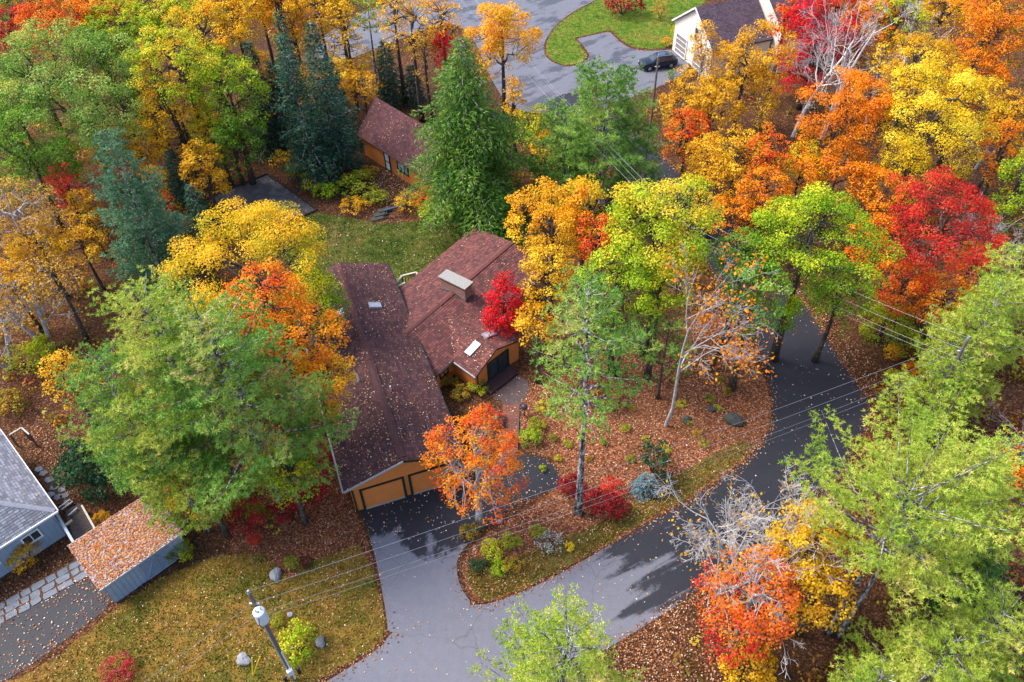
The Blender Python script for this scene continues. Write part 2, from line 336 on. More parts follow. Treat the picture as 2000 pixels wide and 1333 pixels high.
def gen_needles(seed, H, R, zb, kind, ls, dens=1., lean=(0, 0), sparse=0., gran=1., asym=(0, 0)):
    """white pine plumes ('pine'), drooping sprays ('hemlock') or stiff tiers ('spruce')"""
    rng = np.random.default_rng(seed); mb = MB(); r0 = .009 * H + .06
    def axis(z): t = z / H; return np.array([lean[0] * t ** 1.4 + .012 * H * math.sin(2.2 * t + seed), lean[1] * t ** 1.4 + .01 * H * math.sin(3 * t + seed), z])
    mb.tube([axis(H * i / 10.) for i in range(11)], [r0 * (1.25 if i == 0 else 1.02 - .098 * i) for i in range(11)], 8)
    T = []; D = []; K = []; bi = 0
    step = {'pine': .85, 'hemlock': .46, 'spruce': .44}[kind] * gran
    z = zb
    while z < H - .15:
        t = (z - zb) / (H - zb)
        nb = int(rng.integers(4, 7)) if kind == 'pine' else int(rng.integers(6, 9))
        if kind == 'pine': prof = (1 - t) ** .62 * (.72 + .28 * min(1, t / .25)) + .05
        elif kind == 'hemlock': prof = (1 - t) ** .85 * (.75 + .25 * min(1, t / .12)) + .03
        else: prof = (1 - t) ** .9 * (.8 + .2 * min(1, t / .1)) + .03
        a0 = rng.uniform(0, 6.28)
        for k in range(nb):
            if rng.random() < sparse: continue
            a = a0 + 6.283 * k / nb + rng.normal() * .22
            L = R * prof * (rng.uniform(.5, 1.15) if kind == 'pine' else rng.uniform(.62, 1.12) * (1 + .16 * math.sin(2 * a + .55 * z + seed) + .10 * math.sin(5 * a - 1.3 * z)))
            L *= max(.25, 1 + asym[0] * math.cos(a) + asym[1] * math.sin(a))
            if L < .15: L = .15
            hd = np.array([math.cos(a), math.sin(a), 0]); sd = np.array([-hd[1], hd[0], 0])
            if kind == 'pine': up0, cur = (.12 + .55 * t + rng.normal() * .10), .10
            elif kind == 'hemlock': up0, cur = (.12 + .35 * t), -.42
            else: up0, cur = (-.10 + .5 * t), -.12 + .10 * t
            b = axis(z)
            def pt(s): return b + hd * L * s + np.array([0, 0, L * (up0 * s + cur * s * s)])
            mb.tube([pt(0), pt(.35), pt(.7), pt(1)], [r0 * .28 * (1 - .6 * t) + .012, .045 * (1 - t) + .02, .025, .008], 3, False)
            cl = rng.random(); bi += 1
            # side twigs in the branch's plane, foliage on their outer parts
            s = .30 if kind == 'pine' else .12
            ds = (ls * 1.0) / max(L, .3)
            while s <= 1.0:
                lat = (L * .40 * (1.05 - s) + .35) * rng.uniform(.6, 1.2)
                if kind != 'pine': lat = (L * .36 * (1.08 - s) + .12) * rng.uniform(.7, 1.1)
                for sgn in (-1, 1):
                    nn = max(1, int(lat / (ls * (.62 if kind == 'pine' else .75)) * dens + rng.random()))
                    q = np.linspace(.42 if kind == 'pine' else .05, 1, nn) if nn > 1 else np.array([.9])
                    dr = hd * .55 + sd * sgn * .85
                    pp = pt(s)[None] + dr[None] * (lat * q)[:, None]
                    if kind == 'pine': pp[:, 2] += .22 * lat * q + rng.normal(size=nn) * .10
                    elif kind == 'hemlock': pp[:, 2] -= .30 * lat * q * q + rng.normal(size=nn) * .03
                    else: pp[:, 2] -= .22 * lat * q + rng.normal(size=nn) * .04
                    T.append(pp); D.append(np.repeat((dr + np.array([0, 0, -.35 if kind == 'hemlock' else (-.15 if kind == 'spruce' else .15)]))[None], nn, 0)); K.append(cl * .35 + .25 * rng.random() + .4 * rng.random(nn))
                s += ds * (1.25 if kind == 'pine' else .9)
        z += step * rng.uniform(.8, 1.2)
    T = np.concatenate(T); D = np.concatenate(D); K = np.concatenate(K); n = len(T)
    T = T + rng.normal(size=T.shape) * ls * (.30 if kind == 'pine' else .14)
    nb = {'pine': 15, 'hemlock': 4, 'spruce': 4}[kind]
    T2 = np.repeat(T, nb, 0); N = len(T2); D2 = np.repeat(D, nb, 0)
    if kind == 'pine':
        dv = sph(rng, N); dv[:, 2] = dv[:, 2] * .8 + .45; dv += D2 * .35
        ln, wd = ls * rng.uniform(.5, .95, N), ls * .17
    else:
        dv = D2 + rng.normal(size=(N, 3)) * .42; ln, wd = ls * rng.uniform(.7, 1.25, N), ls * .24
    dv /= np.linalg.norm(dv, axis=1, keepdims=True)
    sv = np.cross(dv, sph(rng, N)); sv[:, 2] *= .5; sv /= np.linalg.norm(sv, axis=1, keepdims=True) + 1e-9
    p1 = T2 + dv * ln[:, None]; md = T2 + dv * ln[:, None] * (.15 if kind == 'pine' else .05)
    v = np.stack([md + sv * wd * .5, p1, md - sv * wd * .5], 1).reshape(-1, 3); f = np.arange(3 * N).reshape(N, 3)
    v[:, 2] = np.maximum(v[:, 2], .06)
    at = {'leaf': np.repeat(rng.random(N), 3), 'clump': np.repeat(np.repeat(K, nb), 3), 'hgt': np.clip(v[:, 2] / H, 0, 1)}
    return mb, v, f, at

def gen_bare(seed, H, spread, lean=(0, 0), r0=.16, levels=4, first=.35, leaves=0, ls=.2, nmain=1, curl=.5):
    rng = np.random.default_rng(seed); mb = MB(); tips = []
    def grow(p, d, L, r, lev):
        n = 5 if lev == 0 else 4; pts = [p]; dd = d.copy()
        for i in range(n):
            dd = dd + rng.normal(size=3) * (.10 if lev == 0 else .17) + np.array([0, 0, .05 * curl]); dd /= np.linalg.norm(dd)
            pts.append(pts[-1] + dd * L / n)
        rad = [max(.010, r * (1 - .62 * i / n)) for i in range(n + 1)]
        mb.tube(pts if lev < 3 else pts[::2], rad if lev < 3 else rad[::2], 6 if lev == 0 else (4 if lev == 1 else 3), False)
        tips.append(pts[-1])
        if lev >= levels: return
        nch = int(rng.integers(5, 8)) if lev == 0 else int(rng.integers(3, 6))
        for k in range(nch):
            s = rng.uniform(first if lev == 0 else .2, 1.0); i = min(n - 1, int(s * n)); q = pts[i] + (pts[i + 1] - pts[i]) * (s * n - i)
            a = rng.uniform(0, 6.28); side = np.cross(dd, sph(rng, 1)[0]); side /= np.linalg.norm(side)
            nd = dd * rng.uniform(.5, .9) + side * rng.uniform(.55, 1.0) * spread; nd /= np.linalg.norm(nd)
            grow(q, nd, L * rng.uniform(.42, .68) * (1.1 - .35 * s), r * (1 - .62 * s) * .62, lev + 1)
    for k in range(nmain):
        a = 6.28 * k / nmain + rng.random(); d0 = np.array([lean[0] / H, lean[1] / H, 1.])
        if nmain > 1: d0 = d0 + np.array([math.cos(a), math.sin(a), 0]) * .35 * spread
        grow(np.array([.1 * math.cos(a) * (nmain > 1), .1 * math.sin(a) * (nmain > 1), 0.]), d0 / np.linalg.norm(d0), H * .72 * (1 if nmain == 1 else rng.uniform(.75, 1)), r0, 0)
    v = f = at = None
    if leaves:
        tp = np.array(tips); idx = rng.integers(len(tp), size=leaves); pos = tp[idx] + rng.normal(size=(leaves, 3)) * .28
        v, f = leaf_quads(pos, sph(rng, leaves) * .8 + np.array([0, 0, .5]), ls, rng)
        at = {'leaf': np.repeat(rng.random(leaves), 4), 'clump': np.repeat(rng.random(len(tp))[idx], 4), 'hgt': np.clip(v[:, 2] / H, 0, 1)}
    return mb, v, f, at

def put_tree(name, loc, label, cat, group, mb, v, f, at, lmat, bmat, crown='crown', trunk='trunk', rz=0., scale=None):
    e = empty(name, loc, label, cat, group, rz)
    if scale: e.scale = scale
    o = mb.build(trunk, bmat, e, smooth=True, world=True)
    if v is not None:
        link(bpy.data.objects.new(crown, mesh_np(crown, v, f, [lmat], at)), e)
    return e
SEED = [100]
def nseed(): SEED[0] += 1; return SEED[0]

def solve_crown(cx, cy, rx, ry, H):
    zc = H * .62
    for _ in range(6):
        p = P(cx, cy, zc); s = px_per_m(p); R = rx / s
        sn = (CAM_H - zc) / np.linalg.norm(p - CAMP); cs = math.sqrt(1 - sn * sn)
        Hc = math.sqrt(max((ry / s) ** 2 - (R * sn) ** 2, (.45 * R) ** 2)) / cs
        Hc = min(max(Hc, .5 * R), .47 * H); zc = H - Hc
    return p, R, Hc, s
def broad(cx, cy, rx, ry, H, col, label, group=None, name='maple_tree', cat='tree', dens=1., gap=.06, bk=None, twigs=.8, lsf=1., lean=None, clump=None, low=0.):
    p, R, Hc, s = solve_crown(cx, cy, rx, ry, H)
    ls = min(.36, max(.15, 3.75 / s)) * lsf
    off = (0, 0)
    mb, v, f, at = gen_broadleaf(nseed(), R, Hc, H, ls, dens, clump, gap, lean or off, twigs, low=low)
    lx, ly = lean or (0, 0)
    return put_tree(name, (p[0] - lx * .6, p[1] - ly * .6, 0), label, cat, group, mb, v, f, at, LEAF[col](), bk or BARK())
def conifer(bx, by, tx, ty, R, zbf, kind, col, label, group=None, name='pine_tree', dens=1., sparse=0., bk=None, ls=None, gran=1., H=None, asym=(0, 0)):
    """tree whose foot stands at pixel bx, by and whose top shows at pixel row ty"""
    b = P(bx, by)
    if H is None:
        H = 1.
        def row(z):
            q = b + np.array([0, 0, z]) - CAMP; return 666.5 - FPX * float(q @ _up) / float(q @ _fw)
        while row(H) > ty and H < 30: H += .1
    s = px_per_m(b + np.array([0, 0, H * .7]))
    mb, v, f, at = gen_needles(nseed(), H, R, zbf * H, kind, ls or min(.55, max(.30, 9.5 / s)), dens, sparse=sparse, gran=gran, asym=asym)
    return put_tree(name, b, label, 'tree', group, mb, v, f, at, LEAF[col](), bk or PBARK())
def conifer_top(tx, ty, H, R, zbf, kind, col, label, group=None, **kw):
    p = P(tx, ty, H); q = p.copy(); q[2] = 0
    w = q - CAMP; bx = 1000 + FPX * float(w @ _rt) / float(w @ _fw); by = 666.5 - FPX * float(w @ _up) / float(w @ _fw)
    return conifer(bx, by, tx, ty, R, zbf, kind, col, label, group, H=H, **kw)
def bare(bx, by, ty, spread, label, group=None, lean=(0, 0), r0=.15, levels=4, leaves=0, col='tan', name='bare_tree', first=.35, nmain=1, bk=None, H=None, ls=.2):
    b = P(bx, by)
    if H is None:
        H = 1.
        while H < 28:
            q = b + np.array([lean[0], lean[1], H]) - CAMP
            if 666.5 - FPX * float(q @ _up) / float(q @ _fw) < ty: break
            H += .1
    mb, v, f, at = gen_bare(nseed(), H, spread, lean, r0, levels, first, leaves, ls, nmain)
    return put_tree(name, b, label, 'tree', group, mb, v, f, at, LEAF[col](), bk or WBARK(), crown='leaves')

# ------------------------------------------------------------------ the ground and what is laid on it
def chaikin(pts, it=2):
    pts = [np.asarray(p, float) for p in pts]
    for _ in range(it):
        q = []
        for i in range(len(pts)):
            a, b = pts[i], pts[(i + 1) % len(pts)]
            if np.linalg.norm(a - b) < 1e-6: q.append(a); continue
            q += [a * .75 + b * .25, a * .25 + b * .75]
        pts = q
    return pts
def wpoly(px, smooth=2, z=0.):
    w = [P(x, y, z) for x, y in px]
    return chaikin(w, smooth) if smooth else w
def sheet(name, px, mat, z, smooth=2, kind='structure', jitter=0.):
    pts = wpoly(px, smooth)
    if jitter:
        q = []; rr = random.Random(7)
        for i, a in enumerate(pts):
            b = pts[(i + 1) % len(pts)]; L = np.linalg.norm(b - a); k = max(1, int(L / .35))
            for j in range(k): q.append(a + (b - a) * j / k + np.array([rr.uniform(-1, 1), rr.uniform(-1, 1), 0]) * jitter)
        pts = q
    bm = bmesh.new(); f = bm.faces.new([bm.verts.new((p[0], p[1], z)) for p in pts]); bm.normal_update()
    if f.normal.z < 0: f.normal_flip()
    bmesh.ops.triangulate(bm, faces=bm.faces[:], ngon_method='EAR_CLIP')
    me = bpy.data.meshes.new(name); bm.to_mesh(me); bm.free(); me.materials.append(mat)
    o = link(bpy.data.objects.new(name, me)); return tag(o, kind=kind), pts
def m_floor(name='forest_floor', k=1., r=1.):
    t = NT(name); p = t.pos(); big = t.noise(p, .16, 4); mid = t.noise(p, 1.1, 5, .7); fine = t.noise(p, 11., 3, .7)
    vor = t.n('ShaderNodeTexVoronoi', i_Scale=11.); t.l(p, vor.inputs['Vector']); sep = t.n('ShaderNodeSeparateColor'); t.l(vor.outputs['Color'], sep.inputs[0])
    leafc = t.ramp(sep.outputs[0], [(0, (.025, .012, .008)), (.35, (.06, .024, .012)), (.6, (.115, .042, .018)), (.85, (.18, .075, .032)), (1, (.28, .16, .10))])
    soil = t.ramp(mid, [(.3, (.022, .015, .010)), (.6, (.055, .03, .014)), (.8, (.07, .055, .016))])
    c = t.mix(t.mapr(big, .35, .65, .45, .9), soil, leafc)
    if k != 1:
        mm = t.n('ShaderNodeVectorMath', operation='MULTIPLY'); mm.inputs[1].default_value = (k * r, k, k); t.l(c, mm.inputs[0]); c = mm.outputs[0]
    return t.principled(c, .95, fine, .8, .06, 0, .1)
def m_lawn(name, a, b, c_):
    t = NT(name); p = t.pos(); big = t.noise(p, .22, 5, .65); fine = t.noise(p, 9., 4, .75); mid = t.noise(p, 1.6, 4, .6)
    c = t.ramp(t.math('ADD', t.math('MULTIPLY', big, .6), t.math('MULTIPLY', t.noise(p, .75, 5, .7), .4)), [(.36, a), (.5, b), (.62, c_)])
    d = t.n('ShaderNodeHueSaturation'); t.l(c, d.inputs['Color']); t.l(t.mapr(mid, .25, .75, .45, 1.5), d.inputs['Value'])
    d2 = t.n('ShaderNodeHueSaturation'); t.l(d.outputs[0], d2.inputs['Color']); t.l(t.mapr(fine, .25, .75, .5, 1.5), d2.inputs['Value'])
    return t.principled(d2.outputs[0], .95, fine, .9, .05, 0, .1)
def m_asphalt(name, ang=0., s0=None, s1=None, dry=(.165, .165, .195), wet=(.026, .027, .034), bias=0., stretch=6., org=(0, 0)):
    """dry grey pavement with wet stretches; s0..s1 is where, along the road, the dry part gives way to the wet"""
    t = NT(name); p = t.pos()
    mp = t.n('ShaderNodeMapping', vector_type='TEXTURE'); mp.inputs['Rotation'].default_value = (0, 0, ang); mp.inputs['Location'].default_value = (org[0], org[1], 0)
    t.l(p, mp.inputs[0]); sx = t.n('ShaderNodeSeparateXYZ'); t.l(mp.outputs[0], sx.inputs[0])
    m2 = t.n('ShaderNodeMapping'); m2.inputs['Scale'].default_value = (1 / stretch, 1, 1); t.l(mp.outputs[0], m2.inputs[0])
    nz = t.noise(m2.outputs[0], .55, 5, .6); n2 = t.noise(p, 2.2, 5, .7); fine = t.noise(p, 28., 3, .7)
    base = t.mapr(sx.outputs[0], s0, s1, -.35, 1.35) if s0 is not None else t.math('ADD', bias, 0.)
    mk = t.math('ADD', t.math('ADD', base, t.math('MULTIPLY', t.math('SUBTRACT', nz, .5), 2.6)), t.math('MULTIPLY', t.math('SUBTRACT', n2, .5), .5))
    mk = t.mapr(mk, .42, .62)
    g = t.mapr(fine, .3, .7, .82, 1.16)
    dd = t.n('ShaderNodeHueSaturation'); dd.inputs['Color'].default_value = (*dry, 1); t.l(t.math('MULTIPLY', g, t.mapr(n2, .2, .8, .88, 1.1)), dd.inputs['Value'])
    ww = t.n('ShaderNodeHueSaturation'); ww.inputs['Color'].default_value = (*wet, 1); t.l(t.math('MULTIPLY', g, t.mapr(nz, .2, .8, .8, 1.3)), ww.inputs['Value'])
    # hairline cracks
    vor = t.n('ShaderNodeTexVoronoi', feature='DISTANCE_TO_EDGE', i_Scale=.17); 
    wp = t.n('ShaderNodeVectorMath', operation='ADD'); nzv = t.n('ShaderNodeTexNoise', i_Scale=.8, i_Detail=4.); t.l(p, nzv.inputs['Vector']); t.l(p, wp.inputs[0]); t.l(nzv.outputs['Color'], wp.inputs[1]); t.l(wp.outputs[0], vor.inputs['Vector'])
    ck = t.mapr(vor.outputs['Distance'], .0, .006, .35, 0.)
    c = t.mix(mk, dd.outputs[0], ww.outputs[0]); c = t.mix(ck, c, (.04, .04, .045))
    return t.principled(c, t.mapr(mk, 0, 1, .9, .55), fine, .25, .01, 0, .22)

bm = bmesh.new(); bmesh.ops.create_grid(bm, x_segments=1, y_segments=1, size=900)
me = bpy.data.meshes.new('ground'); bm.to_mesh(me); bm.free(); me.materials.append(m_floor())
ground = tag(link(bpy.data.objects.new('ground', me)), kind='structure'); ground.location = (0, 60, 0)

a_ = P(740, 1270); b_ = P(1400, 930); STANG = math.atan2(b_[1] - a_[1], b_[0] - a_[0]); sorg = P(830, 1240); LS = np.linalg.norm(P(1330, 1080) - sorg)
street_px = [(560, 1380), (660, 1318), (745, 1266), (760, 1240), (800, 1210), (890, 1185), (925, 1182), (960, 1180), (1050, 1145), (1150, 1090), (1250, 1030), (1340, 985), (1420, 930), (1478, 880), (1506, 838), (1511, 790),
 (1500, 740), (1480, 690), (1455, 640), (1430, 598), (1395, 540), (1345, 475), (1290, 415), (1200, 335), (1110, 262), (1050, 215), (1120, 170), (1200, 225), (1290, 305), (1385, 390), (1445, 445), (1505, 505), (1555, 572), (1590, 622), (1625, 675), (1665, 738), (1702, 785), (1690, 850), (1640, 930), (1560, 1010), (1450, 1095), (1317, 1187), (1212, 1252), (1080, 1330), (1000, 1400)]
street, street_w = sheet('street', street_px, m_asphalt('asphalt_street', STANG, LS * .2, LS * 1.5, org=(sorg[0], sorg[1])), .012, 2)
up_px = [(600, 95), (690, 30), (790, -5), (900, -40), (1230, -40), (1165, 0), (1120, 22), (1086, 48), (1066, 75), (1060, 98), (1072, 120), (1110, 133), (1140, 123), (1153, 112), (1146, 98), (1127, 76), (1127, 76), (1190, 62), (1190, 62), (1222, 93), (1260, 101), (1312, 97), (1312, 97), (1350, 120), (1335, 150), (1250, 185), (1190, 205), (1150, 240), (1060, 222), (1000, 215), (960, 160), (925, 70), (880, 40), (800, 70), (720, 100), (650, 130)]
upper, upper_w = sheet('upper_street', up_px, m_asphalt('asphalt_upper', .6, bias=.42, dry=(.15, .153, .182), wet=(.065, .067, .085), stretch=2.5), .008, 2)
a_ = P(770, 1190); b_ = P(830, 980); DA = math.atan2(b_[1] - a_[1], b_[0] - a_[0]); LD = np.linalg.norm(b_ - a_)
drive_px = [(757, 1240), (757, 1215), (742, 1130), (727, 1062), (705, 1003), (690, 972), (690, 972), (780, 915), (880, 905), (985, 892), (1058, 889), (1088, 915), (1100, 948), (1050, 968), (985, 1000), (932, 1045), (897, 1080), (890, 1112), (900, 1152), (928, 1186), (850, 1230)]
drive, drive_w = sheet('driveway', drive_px, m_asphalt('asphalt_driveway', DA, LD * .25, LD * .95, org=(a_[0], a_[1]), wet=(.022, .023, .030), stretch=1.6), .016, 2)
court_px = [(522, 342), (522, 342), (620, 412), (620, 412), (560, 437), (560, 437), (400, 400), (430, 378), (430, 378)]
court, court_w = sheet('parking_court', court_px, m_asphalt('asphalt_court', .3, bias=.55, dry=(.14, .13, .14), wet=(.065, .06, .066), stretch=1.), .008, 1)
ndrive_px = [(-60, 1225), (170, 1125), (205, 1150), (222, 1180), (150, 1235), (60, 1300), (-20, 1350), (-120, 1330)]
ndrive, ndrive_w = sheet('neighbour_driveway', ndrive_px, m_asphalt('asphalt_neighbour', .7, bias=1.0, dry=(.09, .09, .105), wet=(.022, .023, .030), stretch=1.5), .016, 1)
lawn_px = [(520, 470), (560, 437), (618, 412), (690, 428), (745, 438), (830, 432), (900, 418), (960, 415), (1020, 415), (1060, 470), (1040, 540), (900, 600), (700, 600), (600, 560)]
lawn, lawn_w = sheet('back_lawn', lawn_px, m_lawn('grass_back', (.028, .05, .008), (.07, .09, .014), (.13, .105, .03)), .004, 2, jitter=.12)
fl_px = [(-60, 1345), (40, 1330), (150, 1255), (230, 1185), (330, 1120), (430, 1085), (520, 1080), (560, 1140), (600, 1100), (660, 1080), (705, 1060), (735, 1130), (752, 1200), (752, 1235), (735, 1262), (640, 1318), (540, 1385), (-60, 1420)]
flawn, flawn_w = sheet('front_lawn', fl_px, m_lawn('grass_front', (.065, .08, .012), (.17, .11, .02), (.26, .125, .03)), .006, 2, jitter=.12)
ul_px = [(1230, -40), (1168, 0), (1122, 24), (1090, 48), (1070, 76), (1064, 98), (1076, 118), (1110, 130), (1138, 120), (1148, 110), (1140, 98), (1122, 74), (1122, 74), (1192, 59), (1192, 59), (1226, 90), (1262, 97), (1318, 93), (1320, 45), (1400, -10), (1420, -60)]
ulawn, ulawn_w = sheet('upper_lawn', ul_px, m_lawn('grass_upper', (.045, .10, .008), (.10, .16, .014), (.19, .15, .03)), .012, 2, jitter=.1)
sheet('island_bed', [(1012, 790), (1035, 752), (1110, 735), (1200, 650), (1420, 595), (1490, 720), (1508, 800), (1500, 850), (1420, 928), (1250, 1028), (1110, 1108), (965, 1176), (925, 1178), (895, 1112), (930, 1050), (1098, 955), (1088, 900), (1050, 885), (1012, 880)], m_floor('island_litter', 1.9, 1.12), .002, 2)
sheet('garage_bed', [(640, 870), (680, 970), (722, 1062), (735, 1130), (690, 1140), (560, 1130), (420, 1085), (520, 950)], m_floor('garage_litter', 1.7, 1.15), .002, 2)
verge_px = [(905, 1120), (935, 1170), (960, 1174), (1050, 1138), (1150, 1083), (1250, 1022), (1340, 976), (1420, 920), (1476, 870), (1440, 862), (1380, 895), (1290, 950), (1180, 1020), (1080, 1060), (980, 1100), (930, 1090)]
verge, verge_w = sheet('verge', verge_px, m_lawn('grass_verge', (.05, .043, .012), (.105, .07, .018), (.16, .11, .036)), .004, 2, jitter=.15)

# ------------------------------------------------------------------ buildings
def m_shingle(name, cols, rough=.9):
    t = NT(name); uv = t.n('ShaderNodeUVMap').outputs[0]
    br = t.n('ShaderNodeTexBrick', i_Scale=1.); br.offset = .5
    br.inputs['Color1'].default_value = (0, 0, 0, 1); br.inputs['Color2'].default_value = (1, 1, 1, 1); br.inputs['Mortar'].default_value = (.15, .15, .15, 1)
    br.inputs['Brick Width'].default_value = .30; br.inputs['Row Height'].default_value = .19; br.inputs['Mortar Size'].default_value = .012
    t.l(uv, br.inputs[0]); p = t.pos()
    big = t.noise(p, .55, 4, .6); fine = t.noise(p, 6., 3, .7)
    k = t.math('ADD', t.math('MULTIPLY', br.outputs['Color'], .45), t.math('ADD', t.math('MULTIPLY', big, .6), t.math('MULTIPLY', fine, .35)))
    c = t.ramp(t.mapr(k, .3, 1.05), [(0, cols[0]), (.5, cols[1]), (1, cols[2])])
    c = t.mix(t.math('MULTIPLY', br.outputs['Fac'], .6), c, tuple(v * .35 for v in cols[0]))
    return t.principled(c, rough, br.outputs['Color'], .3, .02, 0, .25)
SH_G = m_shingle('shingle_brown', [(.030, .017, .019), (.075, .034, .036), (.14, .062, .058)])
SH_M = m_shingle('shingle_russet', [(.05, .024, .027), (.13, .05, .047), (.25, .087, .07)])
SH_C = m_shingle('shingle_plum', [(.045, .022, .026), (.10, .040, .044), (.16, .066, .068)])
SH_N = m_shingle('shingle_grey', [(.085, .088, .105), (.17, .175, .21), (.30, .30, .35)])
SH_W = m_shingle('shingle_violet', [(.05, .036, .05), (.10, .066, .085), (.16, .11, .14)])
SH_S = m_shingle('shingle_shed', [(.26, .22, .24), (.36, .31, .33), (.46, .40, .41)])
ORANGE = plain('orange_siding', (.58, .19, .045), .8, .10, 2.)
DARKTRIM = plain('dark_green_trim', (.012, .022, .018), .5, .2)
WHITE = plain('white_trim', (.72, .72, .72), .5, .06)
GUTTER = plain('gutter_metal', (.42, .42, .44), .4, .1, 4, .3)
CREAM = plain('cream_siding', (.70, .64, .56), .7, .05)
BLUEGREY = plain('blue_grey_siding', (.25, .31, .40), .7, .10, 2.)
GLASS = plain('window_glass', (.03, .04, .05), .08, .2, 2., 0, .9)
SKYGLASS = plain('skylight_glass', (.34, .38, .44), .10, .08, 5., 0, .8)
LEAD = plain('lead_flashing', (.13, .14, .16), .5, .2, 4., .4)
CONC = plain('concrete_cap', (.29, .28, .26), .85, .18, 6.)
WOODG = plain('weathered_wood', (.11, .085, .075), .9, .25, 5.)
WOODL = plain('pale_wood', (.50, .45, .36), .85, .15, 5.)
STONE = plain('stone_grey', (.26, .26, .28), .9, .25, 3.)
FLAG = plain('flagstone', (.17, .185, .21), .9, .25, 2.2)
BLACK = plain('black_plastic', (.02, .02, .022), .5, .2)

def brick_mat():
    t = NT('chimney_brick'); tc = t.n('ShaderNodeTexCoord').outputs['Object']; br = t.n('ShaderNodeTexBrick', i_Scale=1.)
    br.inputs['Color1'].default_value = (.24, .09, .06, 1); br.inputs['Color2'].default_value = (.36, .16, .11, 1); br.inputs['Mortar'].default_value = (.30, .26, .23, 1)
    br.inputs['Brick Width'].default_value = .22; br.inputs['Row Height'].default_value = .075; br.inputs['Mortar Size'].default_value = .01
    mp = t.n('ShaderNodeMapping'); mp.inputs['Rotation'].default_value = (math.radians(90), 0, 0); t.l(tc, mp.inputs[0]); t.l(mp.outputs[0], br.inputs[0])
    return t.principled(br.outputs['Color'], .9, br.outputs['Fac'], .4, .01)
BRICK = brick_mat()

def clip_poly(poly, nrm, off, keep_ge=True):
    out = []; n = len(poly)
    for i in range(n):
        a, b = poly[i], poly[(i + 1) % n]; da = float(a @ nrm) - off; db = float(b @ nrm) - off
        if not keep_ge: da, db = -da, -db
        if da >= 0: out.append(a)
        if (da >= 0) != (db >= 0): out.append(a + (b - a) * (da / (da - db)))
    return out
def plane(p0, p1, p2):
    n = np.cross(p1 - p0, p2 - p0); n = n / np.linalg.norm(n)
    if n[2] < 0: n = -n
    return n, float(n @ p0)
def ray_plane(x, y, pl):
    d = _fw * FPX + _rt * (x - 1000) - _up * (y - 666.5); return CAMP + d * ((pl[1] - CAMP @ pl[0]) / float(d @ pl[0]))
def shingles(name, poly3, eave_dir, mat, parent, course=.19, lift=.016, jit=.004):
    """lapped shingle courses over a planar roof polygon, each butt standing proud of the course below"""
    rr = random.Random(len(poly3) * 7 + int(abs(poly3[0][0]) * 10))
    poly3 = [np.asarray(p, float) for p in poly3]; n, off = plane(poly3[0], poly3[1], poly3[2])
    e = np.asarray(eave_dir, float); e = e - n * float(e @ n); e /= np.linalg.norm(e); up = np.cross(n, e)
    if up[2] < 0: up = -up
    o = poly3[0]; p2 = [np.array([float((p - o) @ e), float((p - o) @ up)]) for p in poly3]
    lo = min(p[1] for p in p2); hi = max(p[1] for p in p2)
    vs = []; fs = []; uvs = []
    k = 0; y = lo
    while y < hi - 1e-3:
        q = clip_poly(clip_poly(p2, np.array([0, 1.]), y), np.array([0, 1.]), min(hi, y + course + .01), False)
        if len(q) >= 3:
            b = len(vs); l = lift + rr.uniform(-jit, jit)
            for c in q:
                t = 1 - (c[1] - y) / course
                w = o + e * c[0] + up * c[1] + n * (.004 + l * max(0, t)); vs.append(w); uvs.append((c[0] + (k % 2) * .13, c[1] - lo))
            fs.append([b + i for i in range(len(q))])
            low = [i for i in range(len(q)) if abs(q[i][1] - y) < 1e-6]
            if len(low) == 2:
                i, j = low; b2 = len(vs)
                vs += [vs[b + i], vs[b + j], vs[b + j] - n * l, vs[b + i] - n * l]; uvs += [uvs[b + i], uvs[b + j], uvs[b + j], uvs[b + i]]
                fs.append([b2, b2 + 1, b2 + 2, b2 + 3])
        y += course; k += 1
    me = bpy.data.meshes.new(name); pl = np.array(parent_offset(parent)); me.from_pydata([tuple(v - pl) for v in vs], [], fs); me.update()
    uvl = me.uv_layers.new(name='UVMap')
    for lp in me.loops: uvl.data[lp.index].uv = uvs[lp.vertex_index]
    bm = bmesh.new(); bm.from_mesh(me)
    for f in bm.faces:
        if f.normal @ Vector(n) < -.2 if False else f.normal.dot(Vector(n)) < -.2: f.normal_flip()
    bm.to_mesh(me); bm.free(); me.materials.append(mat)
    return tag(link(bpy.data.objects.new(name, me), parent), kind='stuff')
def parent_offset(p):
    v = np.zeros(3)
    while p is not None: v += np.array(p.location); p = p.parent
    return v
ROOFS = []          # planar roof polygons on which leaves lie: (polygon, leaves per square metre)
def roof(parent, slopes, mat, th=.16, leaves=0.):
    """slopes: list of (polygon, eave direction); a roof part with its shingle courses"""
    for poly, ed in slopes:
        r = MB().slab(poly, th).build('roof', plain('roof_deck', (.06, .04, .04), .8), parent)
        shingles('shingle_courses', poly, ed, mat, r)
        if leaves: ROOFS.append((poly, leaves))
def strip(a, b, w, h, name, mat, parent, up=(0, 0, 1)): return MB().bar(a, b, w, h, up).build(name, mat, parent)
def dirv(az): return np.array([math.cos(math.radians(az)), math.sin(math.radians(az)), 0.])
ZU = np.array([0, 0, 1.])
